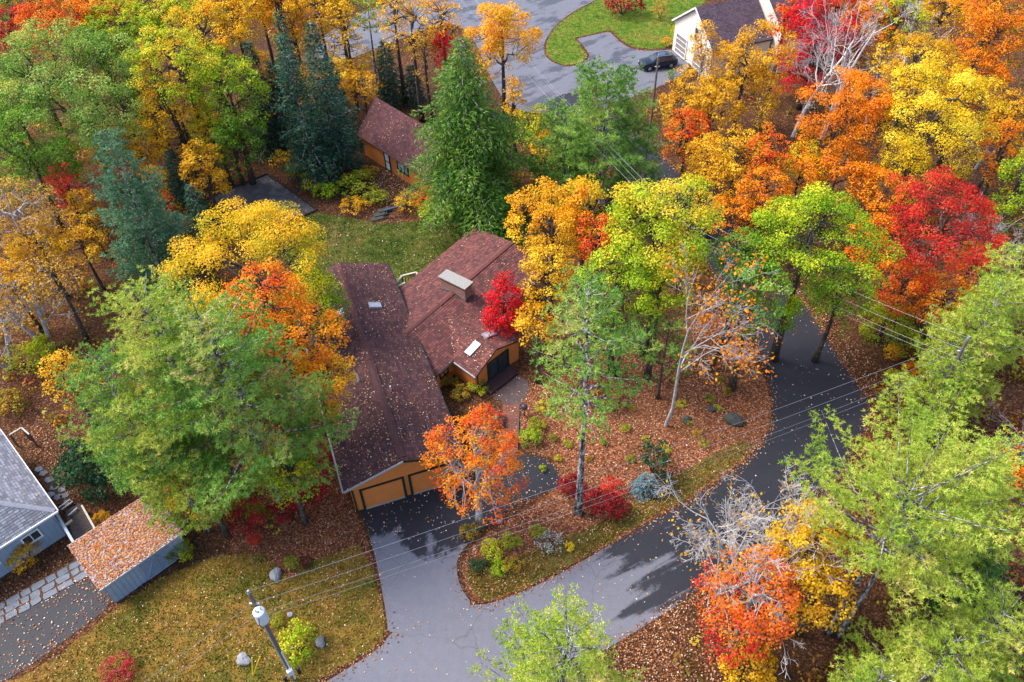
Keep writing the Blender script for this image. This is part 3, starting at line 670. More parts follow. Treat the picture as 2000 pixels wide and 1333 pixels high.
def wallpanel(parent, a, b, z0, z1, th, mat, name='wall', peak=None):
    """upright wall from a to b (plan points), optional gable peak (fraction along, height)"""
    a = np.array([a[0], a[1], 0.]); b = np.array([b[0], b[1], 0.]); d = b - a; L = np.linalg.norm(d); d /= L; nrm = np.cross(d, ZU)
    prof = [(0, z0), (L, z0), (L, z1)] + ([(peak[0] * L, peak[1])] if peak else []) + [(0, z1)]
    n = len(prof); vs = [a + d * x + ZU * z + nrm * th / 2 for x, z in prof] + [a + d * x + ZU * z - nrm * th / 2 for x, z in prof]
    return MB().add(vs, [list(range(n)), [n + i for i in range(n)][::-1]] + [[i, n + i, n + (i + 1) % n, (i + 1) % n] for i in range(n)]).build(name, mat, parent)
def opening(parent, a, d, nrm, s0, s1, z0, z1, name, framemat, panemat, mull=0, depth=.05, fw=.07, rows=0):
    """a framed window or door set on a wall: a + d*s along the wall, nrm points outwards"""
    c = a + d * (s0 + s1) / 2 + ZU * (z0 + z1) / 2
    f = MB()
    for s in (s0 + fw / 2, s1 - fw / 2): f.box(a + d * s + ZU * (z0 + z1) / 2 + nrm * depth, (fw, depth * 2, z1 - z0), [d, nrm, ZU])
    for z in (z0 + fw / 2, z1 - fw / 2): f.box(a + d * (s0 + s1) / 2 + ZU * z + nrm * depth, (s1 - s0 - 2 * fw, depth * 2 - .004, fw), [d, nrm, ZU])
    for k in range(mull):
        s = s0 + (s1 - s0) * (k + 1) / (mull + 1); f.box(a + d * s + ZU * (z0 + z1) / 2 + nrm * depth, (.05, depth * 2 - .01, z1 - z0 - 2 * fw), [d, nrm, ZU])
    for k in range(rows):
        z = z0 + (z1 - z0) * (k + 1) / (rows + 1); f.box(a + d * (s0 + s1) / 2 + ZU * z + nrm * depth, (s1 - s0 - 2 * fw, depth * 2 - .016, .05), [d, nrm, ZU])
    o = f.build(name, framemat, parent)
    MB().box(c + nrm * .02, (s1 - s0 - .02, .03, z1 - z0 - .02), [d, nrm, ZU]).build('pane', panemat, o)
    return o
def skylight(parent, ctr, n, e, w, h, th=.14):
    """raised glazed box on a roof plane"""
    u = np.cross(n, e); o = MB()
    for s in (-1, 1):
        o.box(ctr + e * s * (w / 2 - .04) + n * th / 2, (.08, h, th), [e, u, n]); o.box(ctr + u * s * (h / 2 - .04) + n * th / 2, (w - .16, .08, th - .004), [e, u, n])
    f = o.build('skylight', GUTTER, parent)
    MB().box(ctr + n * (th - .03), (w - .14, h - .14, .03), [e, u, n]).build('pane', SKYGLASS, f)

# --- the brown-roofed house: long garage wing
GU, GV = dirv(109.0), dirv(19.0); GE, GR, GW, GL = 2.9, 4.25, 8.25, 21.6
g0 = P(671, 961, GE)                                   # front left corner of the eaves
house = empty('house', (g0 + GV * GW / 2) * np.array([1, 1, 0]), 'brown-shingled orange house with long garage wing beside the driveway', 'house')
fl, fr = g0, g0 + GV * GW; bl, br_ = fl + GU * GL, fr + GU * GL
rf = (fl + fr) / 2 + ZU * (GR - GE); rb = rf + GU * GL
roof(house, [([fl, rf, rb, bl], GU), ([fr, br_, rb, rf], GU)], SH_G, leaves=0)
ROOFS.append(([fl, rf, rb, bl], 13.)); ROOFS.append(([fr, br_, rb, rf], 7.5))
gp = plane(fr, br_, rb); gpl = plane(fl, bl, rb)
OV = .5
wl_f, wr_f = fl + GV * OV + GU * .35, fr - GV * OV + GU * .35; wl_b, wr_b = wl_f + GU * (GL - .7), wr_f + GU * (GL - .7)
wt = GE + OV * (GR - GE) / (GW / 2) - .17
wallpanel(house, wl_f, wr_f, 0, wt, .18, ORANGE, peak=(.5, GR - .2)); wallpanel(house, wl_b, wr_b, 0, wt, .18, ORANGE, peak=(.5, GR - .2))
wallpanel(house, wl_f + GU * .09, wl_b - GU * .09, 0, wt, .18, ORANGE); wallpanel(house, wr_f + GU * .09, wr_b - GU * .09, 0, wt, .18, ORANGE)
fn = -GU; fw0 = np.array([wl_f[0], wl_f[1], 0]) + fn * .09; FW = np.linalg.norm((wr_f - wl_f)[:2])
for s0 in (.62, FW / 2 + .30):
    s1 = s0 + FW / 2 - .92
    dr = MB().box(fw0 + GV * (s0 + s1) / 2 + ZU * 1.09 + fn * .02, (s1 - s0, .05, 2.14), [GV, fn, ZU]).build('garage_door', ORANGE, house)
    jb = MB()
    for s in (s0 - .08, s1 + .08): jb.box(fw0 + GV * s + ZU * 1.15 + fn * .05, (.16, .12, 2.3), [GV, fn, ZU])
    jb.box(fw0 + GV * (s0 + s1) / 2 + ZU * 2.24 + fn * .05, (s1 - s0, .11, .10), [GV, fn, ZU]); jb.build('frame', DARKTRIM, dr)
    MB().box(fw0 + GV * (s0 + s1) / 2 + ZU * .05 + fn * .06, (s1 - s0, .10, .09), [GV, fn, ZU]).build('threshold', CONC, dr)
for s in (.02, FW - .02): MB().box(fw0 + GV * s + ZU * 1.2 + fn * .02, (.12, .16, 2.4), [GV, fn, ZU]).build('corner_board', DARKTRIM, house)
for a, b in ((fl, rf), (rf, fr)): strip(a - GU * .03 - ZU * .07, b - GU * .03 - ZU * .07, .05, .17, 'fascia', GUTTER if a is fl else DARKTRIM, house)
strip(fl - GV * .06 - ZU * .09, bl - GV * .06 - ZU * .09, .11, .10, 'gutter', GUTTER, house); strip(fr + GV * .05 - ZU * .09, br_ + GV * .05 - ZU * .09, .09, .10, 'gutter', DARKTRIM, house)
def ridge_cap(parent, a, b, w, mat, hh=.07):
    d = (b - a) / np.linalg.norm(b - a); s = np.cross(d, ZU); s /= np.linalg.norm(s)
    for sg in (-1, 1):
        MB().add([a + ZU * hh, b + ZU * hh, b + s * sg * w - ZU * (w * .30 - hh), a + s * sg * w - ZU * (w * .30 - hh), a - ZU * .02, b - ZU * .02, b + s * sg * w - ZU * (w * .30 + .03), a + s * sg * w - ZU * (w * .30 + .03)],
                 [[0, 1, 2, 3], [4, 7, 6, 5], [0, 3, 7, 4], [1, 5, 6, 2], [2, 6, 7, 3], [0, 4, 5, 1]]).build('ridge_vent', mat, parent)
CAPM = plain('ridge_cap_shingle', (.075, .034, .034), .9, .3, 5.)
ridge_cap(house, rf + GU * .3, rf + GU * 9.6, .26, CAPM, .10); ridge_cap(house, rf + GU * 9.7, rb - GU * .02, .20, plain('ridge_cap_red', (.105, .04, .038), .9, .3, 5.), .045)
c = ray_plane(732, 599, gp); skylight(house, c, gp[0], GU / np.linalg.norm(GU), .62, .95, .20)
c = ray_plane(663, 613, gpl); skylight(house, c, gpl[0], GU, .62, .8)
c = ray_plane(700, 746, gpl); MB().tube([c, c + ZU * .75, c + ZU * .92 + GV * -.10, c + ZU * .92 - GV * .28], [.07, .07, .07, .06], 8).build('vent_pipe', WHITE, house)
c = ray_plane(763, 761, gp); MB().tube([c, c + ZU * .35], .06, 8).build('vent_pipe', WHITE, house)
# --- main wing
D = ray_plane(790, 652, gp); ZR = float(D[2]); A = P(999, 473, ZR); MR = (A - D) / np.linalg.norm(A - D); MS = np.cross(MR, ZU)   # MS points to the front right
ZE = 2.05
Bc = P(927, 445, ZE); Bf = P(866, 722, ZE)
dl = float((D - Bc) @ MS); drr = float((Bf - D) @ MS)      # ridge to left and right eave, in plan
def mp_(s, t, z): return np.array([D[0], D[1], 0]) + MR * s + MS * t + ZU * z
LM = np.linalg.norm(A - D); sB = float((Bc - D) @ MR)
lslope = [mp_(-3.4, -dl, ZE), mp_(-3.4, 0, ZR), A, mp_(sB, -dl, ZE)]
lslope = [mp_(-2.2, -dl, ZE), mp_(-1.2, 0, ZR), A, mp_(sB, -dl, ZE)]
sR = LM - (sB - LM)
rslope = [mp_(-1.2, 0, ZR), mp_(-1.6, drr, ZE), mp_(LM - .1, drr, ZE), A]
roof(house, [(lslope, MR), (rslope, MR)], SH_M); ROOFS.append((lslope, 1.6)); ROOFS.append((rslope, 2.6))
rp = plane(rslope[0], rslope[1], rslope[3]); lp_ = plane(lslope[0], lslope[1], lslope[2])
ridge_cap(house, mp_(4.1, 0, ZR), A - MR * .02, .24, plain('ridge_cap_main', (.15, .052, .045), .9, .25, 5.), .09)
ridge_cap(house, mp_(.1, 0, ZR), mp_(4.0, 0, ZR), .20, plain('ridge_cap_main2', (.12, .045, .042), .9, .25, 5.), .06)
for t_, s0, s1 in ((-dl + .45, .2, LM + .2), (drr - .4, -.9, LM - .6)): wallpanel(house, mp_(s0, t_, 0), mp_(s1, t_, 0), 0, ZE + .02, .18, ORANGE)
wallpanel(house, mp_(LM + .1, -dl + .54, 0), mp_(LM - .5, drr - .5, 0), 0, ZE, .18, ORANGE, peak=(dl / (dl + drr), ZR - .2))
strip(mp_(-.9, drr + .06, ZE - .07), mp_(1.1, drr + .06, ZE - .07), .10, .10, 'gutter', DARKTRIM, house)
# dark window band under the front eave
wa = mp_(-.9, drr - .4, 0); opening(house, wa, MR, MS, .3, 1.3, .9, 1.75, 'window', DARKTRIM, GLASS, 1, .10)
# dormer wing with two skylights
S0 = ray_plane(877, 619, rp); ZD = float(S0[2]); G1p = P(970, 682, ZD)
DX = G1p - S0; DX[2] = 0; DLn = np.linalg.norm(DX); DX /= DLn; DN = np.cross(DX, ZU)          # DN to the near (lower left) side
N2 = P(929, 737, ZE - .05); ZDE = ZE - .05
if float((N2 - G1p) @ DN) < 0: DN = -DN
dh = float((N2 - G1p) @ DN); dend = float((N2 - S0) @ DX)
def dp(s, t, z): return np.array([S0[0], S0[1], 0]) + DX * s + DN * t + ZU * z
near = [dp(-1.0, 0, ZD), dp(-.6, dh, ZDE), dp(dend, dh, ZDE), dp(DLn, 0, ZD)]
far = [dp(-1.0, 0, ZD), dp(DLn, 0, ZD), dp(dend - .2, -dh, ZDE), dp(-.6, -dh, ZDE)]
roof(house, [(near, DX), (far, DX)], SH_M); ROOFS.append((near, 14.)); ROOFS.append((far, 6.))
np_ = plane(near[0], near[1], near[2]); fp_ = plane(far[0], far[1], far[2])
skylight(house, ray_plane(924, 682, np_), np_[0], DX, .62, 1.25, .16); skylight(house, ray_plane(955, 655, fp_), fp_[0], DX, .62, 1.1, .16)
wallpanel(house, dp(0, dh - .35, 0), dp(dend - .3, dh - .35, 0), 0, ZDE + .02, .16, ORANGE); wallpanel(house, dp(0, -dh + .35, 0), dp(dend - .4, -dh + .35, 0), 0, ZDE + .02, .16, ORANGE)
wallpanel(house, dp(dend - .35, dh - .27, 0), dp(dend - .35, -dh + .27, 0), 0, ZDE, .16, ORANGE, peak=(.5, ZD - .16))
opening(house, dp(dend - .27, 0, 0), -DN, DX, -1.15, 1.15, .18, 2.1, 'entry_door', DARKTRIM, GLASS, 1, .05, .1)
strip(dp(.2, dh + .05, ZDE - .05), dp(dend, dh + .05, ZDE - .05), .09, .09, 'gutter', GUTTER, house)
strip(dp(dend - .12, dh - .30, 0.02), dp(dend - .12, dh - .30, ZDE - .1), .09, .09, 'downspout', DARKTRIM, house, up=(1, 0, 0))
# chimney on the main ridge
cc = P(885, 572, ZR); sC = float((cc - D) @ MR); chn = empty('chimney', (0, 0, 0)); chn.parent = house; chn.location = (0, 0, 0)
bpy.data.objects.remove(chn)
cs0 = sC + .45
ch = MB().box(mp_(cs0, .05, ZR + .02), (.85, 2.5, 1.66), [MR, MS, ZU]).build('chimney', BRICK, house)
MB().box(mp_(cs0, .05, ZR + 0.87), (.98, 2.62, .05), [MR, MS, ZU]).build('band', plain('corbel_brick', (.22, .09, .06), .9), ch)
for t_ in (-.62, .68): MB().box(mp_(cs0 - .36, t_, ZR + 0.96), (.16, .9, .13), [MR, MS, ZU]).build('flue_block', CONC, ch); 
for t_ in (-1.1, .05, 1.2): MB().box(mp_(cs0 + .1, t_, ZR + 0.96), (.6, .18, .14), [MR, MS, ZU]).build('cap_support', CONC, ch)
MB().box(mp_(cs0, .05, ZR + 1.08), (1.12, 2.8, .11), [MR, MS, ZU]).build('cap', CONC, ch, bevel=.015)
for s_ in (-1, 1): MB().bar(mp_(cs0 - .45, -.02 if s_ < 0 else .02, ZR + .06), mp_(cs0 - .45, s_ * 1.35, ZR + .06 - 1.35 * (ZR - ZE) / (dl if s_ < 0 else drr)), .06, .14).build('flashing', LEAD, ch)
MB().bar(mp_(cs0 - .45, 1.33, ZR - .25), mp_(cs0 + .45, 1.33, ZR - .25), .05, .2).build('flashing', LEAD, ch)
# front step, landing and brick walk
LAND = plain('landing_boards', (.05, .026, .026), .8, .25, 4.)
lv = [P(935, 752), P(960, 772), P(1010, 733), P(990, 708)]
landing = empty('entry_landing', P(972, 742), 'dark low wooden landing at the entry door of the brown-roofed house', 'landing')
MB().prism(lv, 0, .22).build('deck', LAND, landing)
for i in range(14):
    a = lv[0] + (lv[3] - lv[0]) * (i + .5) / 14; b = lv[1] + (lv[2] - lv[1]) * (i + .5) / 14; w_ = np.linalg.norm(lv[3] - lv[0]) / 14 - .02
    MB().bar(a + ZU * .235, b + ZU * .235, w_, .03).build('plank', LAND, landing)
strip(lv[0] + ZU * .2, lv[1] + ZU * .2, .08, .16, 'edge_beam', WOODG, landing)
def m_pavers():
    t = NT('brick_pavers'); p = t.pos(); mp = t.n('ShaderNodeMapping'); mp.inputs['Rotation'].default_value = (0, 0, -.06); t.l(p, mp.inputs[0])
    br = t.n('ShaderNodeTexBrick', i_Scale=1.); br.inputs['Color1'].default_value = (.16, .055, .04, 1); br.inputs['Color2'].default_value = (.27, .10, .065, 1); br.inputs['Mortar'].default_value = (.07, .04, .035, 1)
    br.inputs['Brick Width'].default_value = .5; br.inputs['Row Height'].default_value = .16; br.inputs['Mortar Size'].default_value = .02; t.l(mp.outputs[0], br.inputs[0])
    return t.principled(br.outputs['Color'], .9, br.outputs['Fac'], .4, .015)
MPAV = m_pavers()
sheet('patio', [(962, 772), (1012, 733), (1030, 745), (1035, 765), (1018, 790), (985, 788)], plain('patio_stone', (.085, .06, .06), .8, .35, 4.), .008, 0)
sheet('brick_walk', [(982, 789), (1013, 789), (1011, 880), (1004, 893), (975, 893), (977, 850)], MPAV, .012, 0)
strip(P(1014, 789) + ZU * .05, P(1010, 885) + ZU * .05, .10, .14, 'walk_edging', WOODG, None)['kind'] = 'structure'
# back deck with railing (each baluster its own part)
dk = empty('deck', P(800, 560), 'wooden railed deck tucked between the two wings of the brown-roofed house', 'deck')
zf = 1.0; zt = 1.95
rp_px = [(768, 559), (785, 539), (813, 532), (817, 541)]
rpts = [P(x, y, zt) for x, y in rp_px] 
base = [np.array([p[0], p[1], zf]) for p in rpts]
MB().slab([base[0], base[1], base[2], mp_(5.0, -dl + .6, zf), mp_(.3, -dl + .6, zf)], .12).build('platform', WOODL, dk)
for i in range(len(rpts) - 1):
    a, b = rpts[i], rpts[i + 1]
    MB().bar(a, b, .16, .06).build('top_rail', WOODL, dk); MB().bar(a - ZU * .8, b - ZU * .8, .06, .08).build('bottom_rail', WOODG, dk)
    n_ = max(2, int(np.linalg.norm(b - a) / .22))
    for k in range(1, n_):
        q = a + (b - a) * k / n_; MB().bar(q - ZU * .80, q - ZU * .03, .045, .045, up=(1, 0, 0)).build('baluster', WOODG, dk)
inner = [P(770, 564, zt), P(791, 552, zt)]
MB().bar(inner[0], inner[1], .14, .06).build('top_rail', WOODL, dk)
for k in range(1, 6):
    q = inner[0] + (inner[1] - inner[0]) * k / 6; MB().bar(q - ZU * .9, q - ZU * .03, .045, .045, up=(1, 0, 0)).build('baluster', WOODL, dk)
for p in rpts: MB().bar(np.array([p[0], p[1], 0]), p - ZU * .02, .11, .11, up=(1, 0, 0)).build('post', WOODG, dk)

# --- the cottage behind the lawn
c_e1, c_e2 = P(697, 262, 2.5), P(697, 262, 2.5) + dirv(-48) * 12.5
cu, cv = dirv(-48), dirv(42); CWd, CR = 5.9, 5.6
cot = empty('cottage', (c_e1 + cu * 6 + cv * 3) * np.array([1, 1, 0]), 'small orange cottage with steep plum-brown shingle roof behind the big hemlock', 'house')
e1, e2 = c_e1, c_e2; e3, e4 = e2 + cv * CWd, e1 + cv * CWd; r1 = (e1 + e4) / 2 + ZU * (CR - 2.5); r2 = r1 + cu * 12.5
roof(cot, [([e1, e2, r2, r1], cu), ([e4, r1, r2, e3], cu)], SH_C); ROOFS.append(([e1, e2, r2, r1], 5.0))
w1 = e1 + cv * .45 + cu * .3; w2 = e2 + cv * .45 - cu * .3; w3 = e3 - cv * .45 - cu * .3; w4 = e4 - cv * .45 + cu * .3; ctop = 2.5 + .45 * (CR - 2.5) / (CWd / 2) - .2
wallpanel(cot, w1, w2, 0, ctop, .16, ORANGE); wallpanel(cot, w3, w4, 0, ctop, .16, ORANGE)
wallpanel(cot, w1 + cv * .08, w4 - cv * .08, 0, ctop, .16, ORANGE, peak=(.5, CR - .25)); wallpanel(cot, w2 + cv * .08, w3 - cv * .08, 0, ctop, .16, ORANGE, peak=(.5, CR - .25))
cw = np.array([w1[0], w1[1], 0]) - cv * .08
sd = float((P(755, 331) - cw) @ cu); o_ = opening(cot, cw, cu, -cv, sd - .1, sd + .85, .05, 2.1, 'door', DARKTRIM, WHITE, 0, .06, .09, 1)
sw = float((P(786, 345) - cw) @ cu); opening(cot, cw, cu, -cv, sw - .1, sw + 1.7, .95, 2.05, 'window', DARKTRIM, SKYGLASS, 2, .06, .08)
strip(e1 - ZU * .06 - cv * .04, e2 - ZU * .06 - cv * .04, .08, .14, 'fascia', plain('brown_fascia', (.12, .05, .04), .7), cot)
MB().box(w1 - cv * .0 + ZU * (-1.3), (.1, .2, 2.3), [cu, cv, ZU]).build('corner_board', DARKTRIM, cot)
strip((e1 + e4) / 2 + ZU * 0, (e1 + e4) / 2 + ZU * .01, .1, .1, 'vent', DARKTRIM, cot)

# --- the grey neighbour's house
nf, ns = dirv(-135.2), dirv(134.3); K = P(112, 998, 2.75)
nb = empty('grey_house', (K + nf * 5 + ns * 5) * np.array([1, 1, 0]), 'blue-grey house with grey hipped shingle roof beside the shed', 'house')
NL, NW = 13., 9.6
k1, k2, k3 = K + nf * NL, K + nf * NL + ns * NW, K + ns * NW
h1 = K + (nf + ns) * NW / 2 + ZU * 2.1; h2 = k1 + (ns - nf) * NW / 2 + ZU * 2.1
roof(nb, [([K, k1, h2, h1], nf), ([K, h1, k3], ns), ([k3, h1, h2, k2], nf), ([k1, k2, h2], ns)], SH_N)
ROOFS.append(([K, k1, h2, h1], .8)); ROOFS.append(([K, h1, k3], 1.6))
q0 = K + nf * .4 + ns * .4; q1 = k1 - nf * .4 + ns * .4; q2 = k2 - nf * .4 - ns * .4; q3 = k3 + nf * .4 - ns * .4
for a, b in ((q0, q1), (q1, q2), (q2, q3), (q3, q0)):
    dd = (b - a) / np.linalg.norm(b - a); wallpanel(nb, a + dd * .07, b - dd * .07 * 0, 0, 2.72, .14, BLUEGREY)
nn_ = -ns; na = np.array([q0[0], q0[1], 0]) + nn_ * .07
for k in range(1, 40):                                    # battens of the siding on the wall in view
    MB().box(na + nf * (k * .31) + ZU * 1.33 + nn_ * .012, (.035, .024, 2.62), [nf, nn_, ZU]).build('batten', BLUEGREY, nb)
for s in (1.05, 3.75): opening(nb, na, nf, nn_, s, s + 1.15, 1.2, 2.1, 'window', WHITE, GLASS, 1, .05, .09)
strip(K - ns * .04 - ZU * .05, k1 - ns * .04 - ZU * .05, .09, .14, 'gutter', WHITE, nb); strip(K - nf * .04 - ZU * .05, k3 - nf * .04 - ZU * .05, .07, .12, 'gutter', GUTTER, nb)
for a, b in ((K, h1),):
    ridge_cap(nb, a + (b - a) * .02, b, .16, plain('hip_cap', (.24, .24, .29), .9, .2, 5.), .05)
# --- the shed
sa, sb = P(136, 1072, 2.15), P(193, 1154, 2.15); su = (sa - sb) / np.linalg.norm(sa - sb); sv_ = np.array([su[1], -su[0], 0]); SWd, SLn = float(np.linalg.norm(sa - sb)), 5.6
shed = empty('shed', (sb + su * 2 + sv_ * 2.6) * np.array([1, 1, 0]), 'low blue-grey board shed with a leaf-covered flat roof', 'shed')
s1_, s2_, s3_, s4_ = sb, sb + sv_ * SLn, sa + sv_ * SLn + ZU * .35, sa + ZU * .35
roof(shed, [([s1_, s2_, s3_, s4_], sv_)], SH_S, th=.12); ROOFS.append(([s1_, s2_, s3_, s4_], 190.))
f0 = s1_ + su * .18 + sv_ * .3; f1 = s2_ + su * .18 - sv_ * .25
wallpanel(shed, f0, f1, 0, 2.03, .08, BLUEGREY); b0_ = s4_ - su * .2 + sv_ * .3; b1_ = s3_ - su * .2 - sv_ * .25
wallpanel(shed, b0_, b1_, 0, 2.33, .08, BLUEGREY); wallpanel(shed, f0 + su * .06, b0_ - su * .06, 0, 2.0, .08, BLUEGREY); wallpanel(shed, f1 + su * .06, b1_ - su * .06, 0, 2.0, .08, BLUEGREY)
fo = -su; fa = np.array([f0[0], f0[1], 0]) + fo * .04; FL = np.linalg.norm((f1 - f0)[:2]); nbd = 17
for k in range(nbd):
    MB().box(fa + sv_ * (FL * (k + .5) / nbd) + ZU * 1.0 + fo * (.015 + .004 * (k % 3)), (FL / nbd - .03, .03, 1.98), [sv_, fo, ZU]).build('board', BLUEGREY, shed)
dbm = MB().box(fa + sv_ * FL * .62 + ZU * 1.0 + fo * .045, (1.9, .05, 1.85), [sv_, fo, ZU]).build('door', plain('blue_door', (.17, .22, .31), .7, .1), shed)
for a, b in (((.30, .2), (.30 + 0, 1.8)), ):
    pass
x0, x1 = FL * .62 - .95, FL * .62 + .95
for (xa, za), (xb, zb_) in (((x0, .12), (x1, .12)), ((x0, 1.88), (x1, 1.88)), ((x0, .15), (FL * .62, 1.85)), ((x1, .15), (FL * .62, 1.85)), ((FL * .62, .1), (FL * .62, 1.9))):
    MB().bar(fa + sv_ * xa + ZU * za + fo * .085, fa + sv_ * xb + ZU * zb_ + fo * .085, .03, .12, up=fo).build('brace', BLUEGREY, dbm)
strip(s1_ - su * .03 - ZU * .06, s2_ - su * .03 - ZU * .06, .04, .15, 'fascia', GUTTER, shed)
# --- screened passage between grey house and shed: slatted boardwalk, beams
pw = empty('boardwalk', P(150, 1020), 'weathered boardwalk with rails between the grey house and the shed', 'boardwalk')
pa, pb, pc, pd = P(128, 1000), P(158, 985), P(190, 1040), P(150, 1066)
for i in range(14):
    t0 = (i + .5) / 14; a = pa + (pd - pa) * t0; b = pb + (pc - pb) * t0; MB().bar(a + ZU * .12, b + ZU * .12, np.linalg.norm(pd - pa) / 14 - .03, .05).build('plank', WOODG, pw)
strip(P(112, 1006, 1.6), P(146, 1064, 1.6), .16, .2, 'beam', plain('blue_beam', (.36, .42, .48), .7), pw)
strip(P(160, 988, .9), P(188, 1038, .9), .12, .14, 'rail', WOODL, pw); strip(P(128, 1026, .9), P(141, 1016, .9), .12, .10, 'rail', WOODL, pw)
for x, y in ((160, 988), (174, 1013), (188, 1038)):
    q = P(x, y, .9); strip(np.array([q[0], q[1], 0]), q, .1, .1, 'post', WOODG, pw, up=(1, 0, 0))
for x, y in ((112, 1006), (146, 1064)):
    q = P(x, y, 1.6); strip(np.array([q[0], q[1], 0]), q, .12, .12, 'post', WOODG, pw, up=(1, 0, 0))
for (x, y, x2, y2) in ((115, 992, 137, 976), (120, 996, 142, 980), (134, 1007, 151, 992)):
    strip(P(x, y, .35), P(x2, y2, .35), .07, .08, 'step_edge', WHITE, pw)
    for t0 in (.1, .9):
        q = P(x + (x2 - x) * t0, y + (y2 - y) * t0, .35); strip(np.array([q[0], q[1], 0]), q, .07, .07, 'post', WOODG, pw, up=(1, 0, 0))

# --- the white house up the street
wu, wv = dirv(20.), dirv(-70.); WB = P(1314, 97); WE, WP, WWd, WLn = 3.75, 7.1, 8.8, 8.3
wh = empty('white_house', WB + wv * 4 + wu * 4, 'cream-walled house with violet-brown roof and garage door up the street', 'house')
ea = WB + ZU * WE - wv * .35 - wu * .4; eb = ea + wv * (WWd + .7); pk = (ea + eb) / 2 + ZU * (WP - WE)
roof(wh, [([ea, pk, pk + wu * WLn, ea + wu * WLn], wu), ([eb, eb + wu * WLn, pk + wu * WLn, pk], wu)], SH_W)
wtop = WE + .35 * (WP - WE) / (WWd / 2 + .35) - .18
wallpanel(wh, WB, WB + wv * WWd, 0, wtop, .2, CREAM, peak=(.5, WP - .25)); wallpanel(wh, WB + wu * .1, WB + wu * (WLn - .5), 0, wtop, .2, CREAM); wallpanel(wh, WB + wv * WWd + wu * .1, WB + wv * WWd + wu * (WLn - .5), 0, wtop, .2, CREAM)
wo_ = WB - wu * .1
opening(wh, wo_, wv, -wu, .7, 3.3, .05, 2.6, 'garage_door', WHITE, plain('taupe_door', (.24, .21, .20), .7), 0, .05, .12, 3)
opening(wh, wo_, wv, -wu, 4.6, 5.6, 3.2, 4.9, 'window', WHITE, GLASS, 0, .05, .1, 1); opening(wh, wo_, wv, -wu, 5.0, 7.6, .05, 2.6, 'garage_door', WHITE, plain('taupe_door', (.24, .21, .20), .7), 0, .05, .12, 3)
for a, b in ((ea, pk), (pk, eb)): strip(a - wu * .03 - ZU * .08, b - wu * .03 - ZU * .08, .06, .2, 'fascia', WHITE, wh)
# the taller block behind it
tb = WB + wu * (WLn - .4) + wv * 1.5; th_, tp_, tw = 5.0, 8.4, 9.; tl = 9.
ta, tc_ = tb + ZU * th_ - wv * .4, tb + ZU * th_ + wv * (tw + .4); tk = (ta + tc_) / 2 + ZU * (tp_ - th_)
roof(wh, [([ta, tk, tk + wu * tl, ta + wu * tl], wu), ([tc_, tc_ + wu * tl, tk + wu * tl, tk], wu)], SH_W)
wallpanel(wh, tb + wu * .3, tb + wv * tw + wu * .3, 0, th_ + .1, .2, CREAM, peak=(.5, tp_ - .25)); wallpanel(wh, tb + wv * tw + wu * .4, tb + wv * tw + wu * (tl - .4), 0, th_ + .1, .2, CREAM); wallpanel(wh, tb + wu * .4, tb + wu * (tl - .4), 0, th_ + .1, .2, CREAM)

# ------------------------------------------------------------------ trees (pixel of crown centre, half width, half height in pixels; height in metres)
GF = 'maples of the wood behind the cottage'
GR_ = 'autumn trees of the wood beyond the street'
GO_ = 'orange trees of the wood beyond the street'
# upper left wood
GL_ = 'low filler maples of the upper left wood'
for x, y, rx, ry, H, c_, l_ in ((250, 290, 60, 55, 8, 'gold', 'low golden maple behind the blue-green pine'), (95, 330, 60, 45, 7, 'green', 'low green maple beside the red maple'), (300, 200, 45, 60, 10, 'palegreen', 'pale green maple between the huge maple and the slim yellow maple'), (420, 260, 50, 60, 9, 'limeyellow', 'yellow-green maple between slim yellow and fresh green maples'), (190, 100, 60, 45, 14, 'palegreen', 'pale green maple top above the huge maple'), (290, 80, 50, 45, 14, 'lime', 'lime maple top between two yellowish maples'), (500, 150, 45, 55, 9, 'gold', 'golden maple half hidden by the short spruce'), (570, 60, 35, 45, 11, 'gold', 'golden maple top showing between the spruces'), (660, 170, 35, 50, 8, 'yellow', 'yellow maple behind the low spruce'), (20, 190, 60, 60, 12, 'green', 'dark green maple at the flank of the huge maple'), (170, 420, 40, 45, 7, 'gold', 'golden maple at the flank of the blue-green pine'), (75, 480, 60, 55, 8, 'gold', 'golden maple below the thinning amber maple'), (30, 560, 55, 50, 7, 'gold', 'low golden maple among the leafless trees')):
    broad(x, y, rx, ry, H, c_, l_, dens=.85)
broad(150, 195, 165, 145, 17, 'palegreen', 'huge pale green maple rising above the blue-green pine', dens=1.05)
broad(35, 285, 95, 80, 13, 'green', 'rounded green maple below the huge pale green maple')
broad(120, 45, 85, 45, 15, 'redorange', 'red-orange maple crown behind the huge pale green maple')
broad(25, 55, 45, 45, 14, 'red', 'small red maple crown beside the dull green maple')
tagr = 'orange-gold maple crown at the far edge of the wood'
broad(60, 8, 100, 40, 14, 'green', 'dull green maple crown behind the red-orange maples')
broad(200, 20, 60, 40, 15, 'orangeyellow', 'orange-yellow maple between red-orange and lime crowns')
broad(240, 55, 75, 55, 15, 'lime', 'lime green maple next to the orange-yellow maple')
broad(345, 120, 82, 62, 16, 'limeyellow', 'yellow-topped lime maple above the bright yellow slim maple')
broad(395, 60, 85, 55, 15, 'mixed', 'maple mixing gold, orange and green leaves behind the lime maple')
broad(320, 20, 75, 42, 15, 'limeyellow', 'yellow-green maple crown behind the mixed gold and orange maple'); broad(455, 25, 65, 48, 15, 'gold', 'gold maple crown behind the short dark spruce'); broad(545, 15, 60, 48, 14, 'orangeyellow', 'orange-yellow maple crown around the distant spruce'); broad(625, 20, 55, 50, 13, 'gold', 'thin gold maple crown behind the tall yellow maple', gap=.2); broad(500, -5, 50, 35, 14, 'orangeyellow', 'orange-yellow maple crown between gold maple and distant spruce')
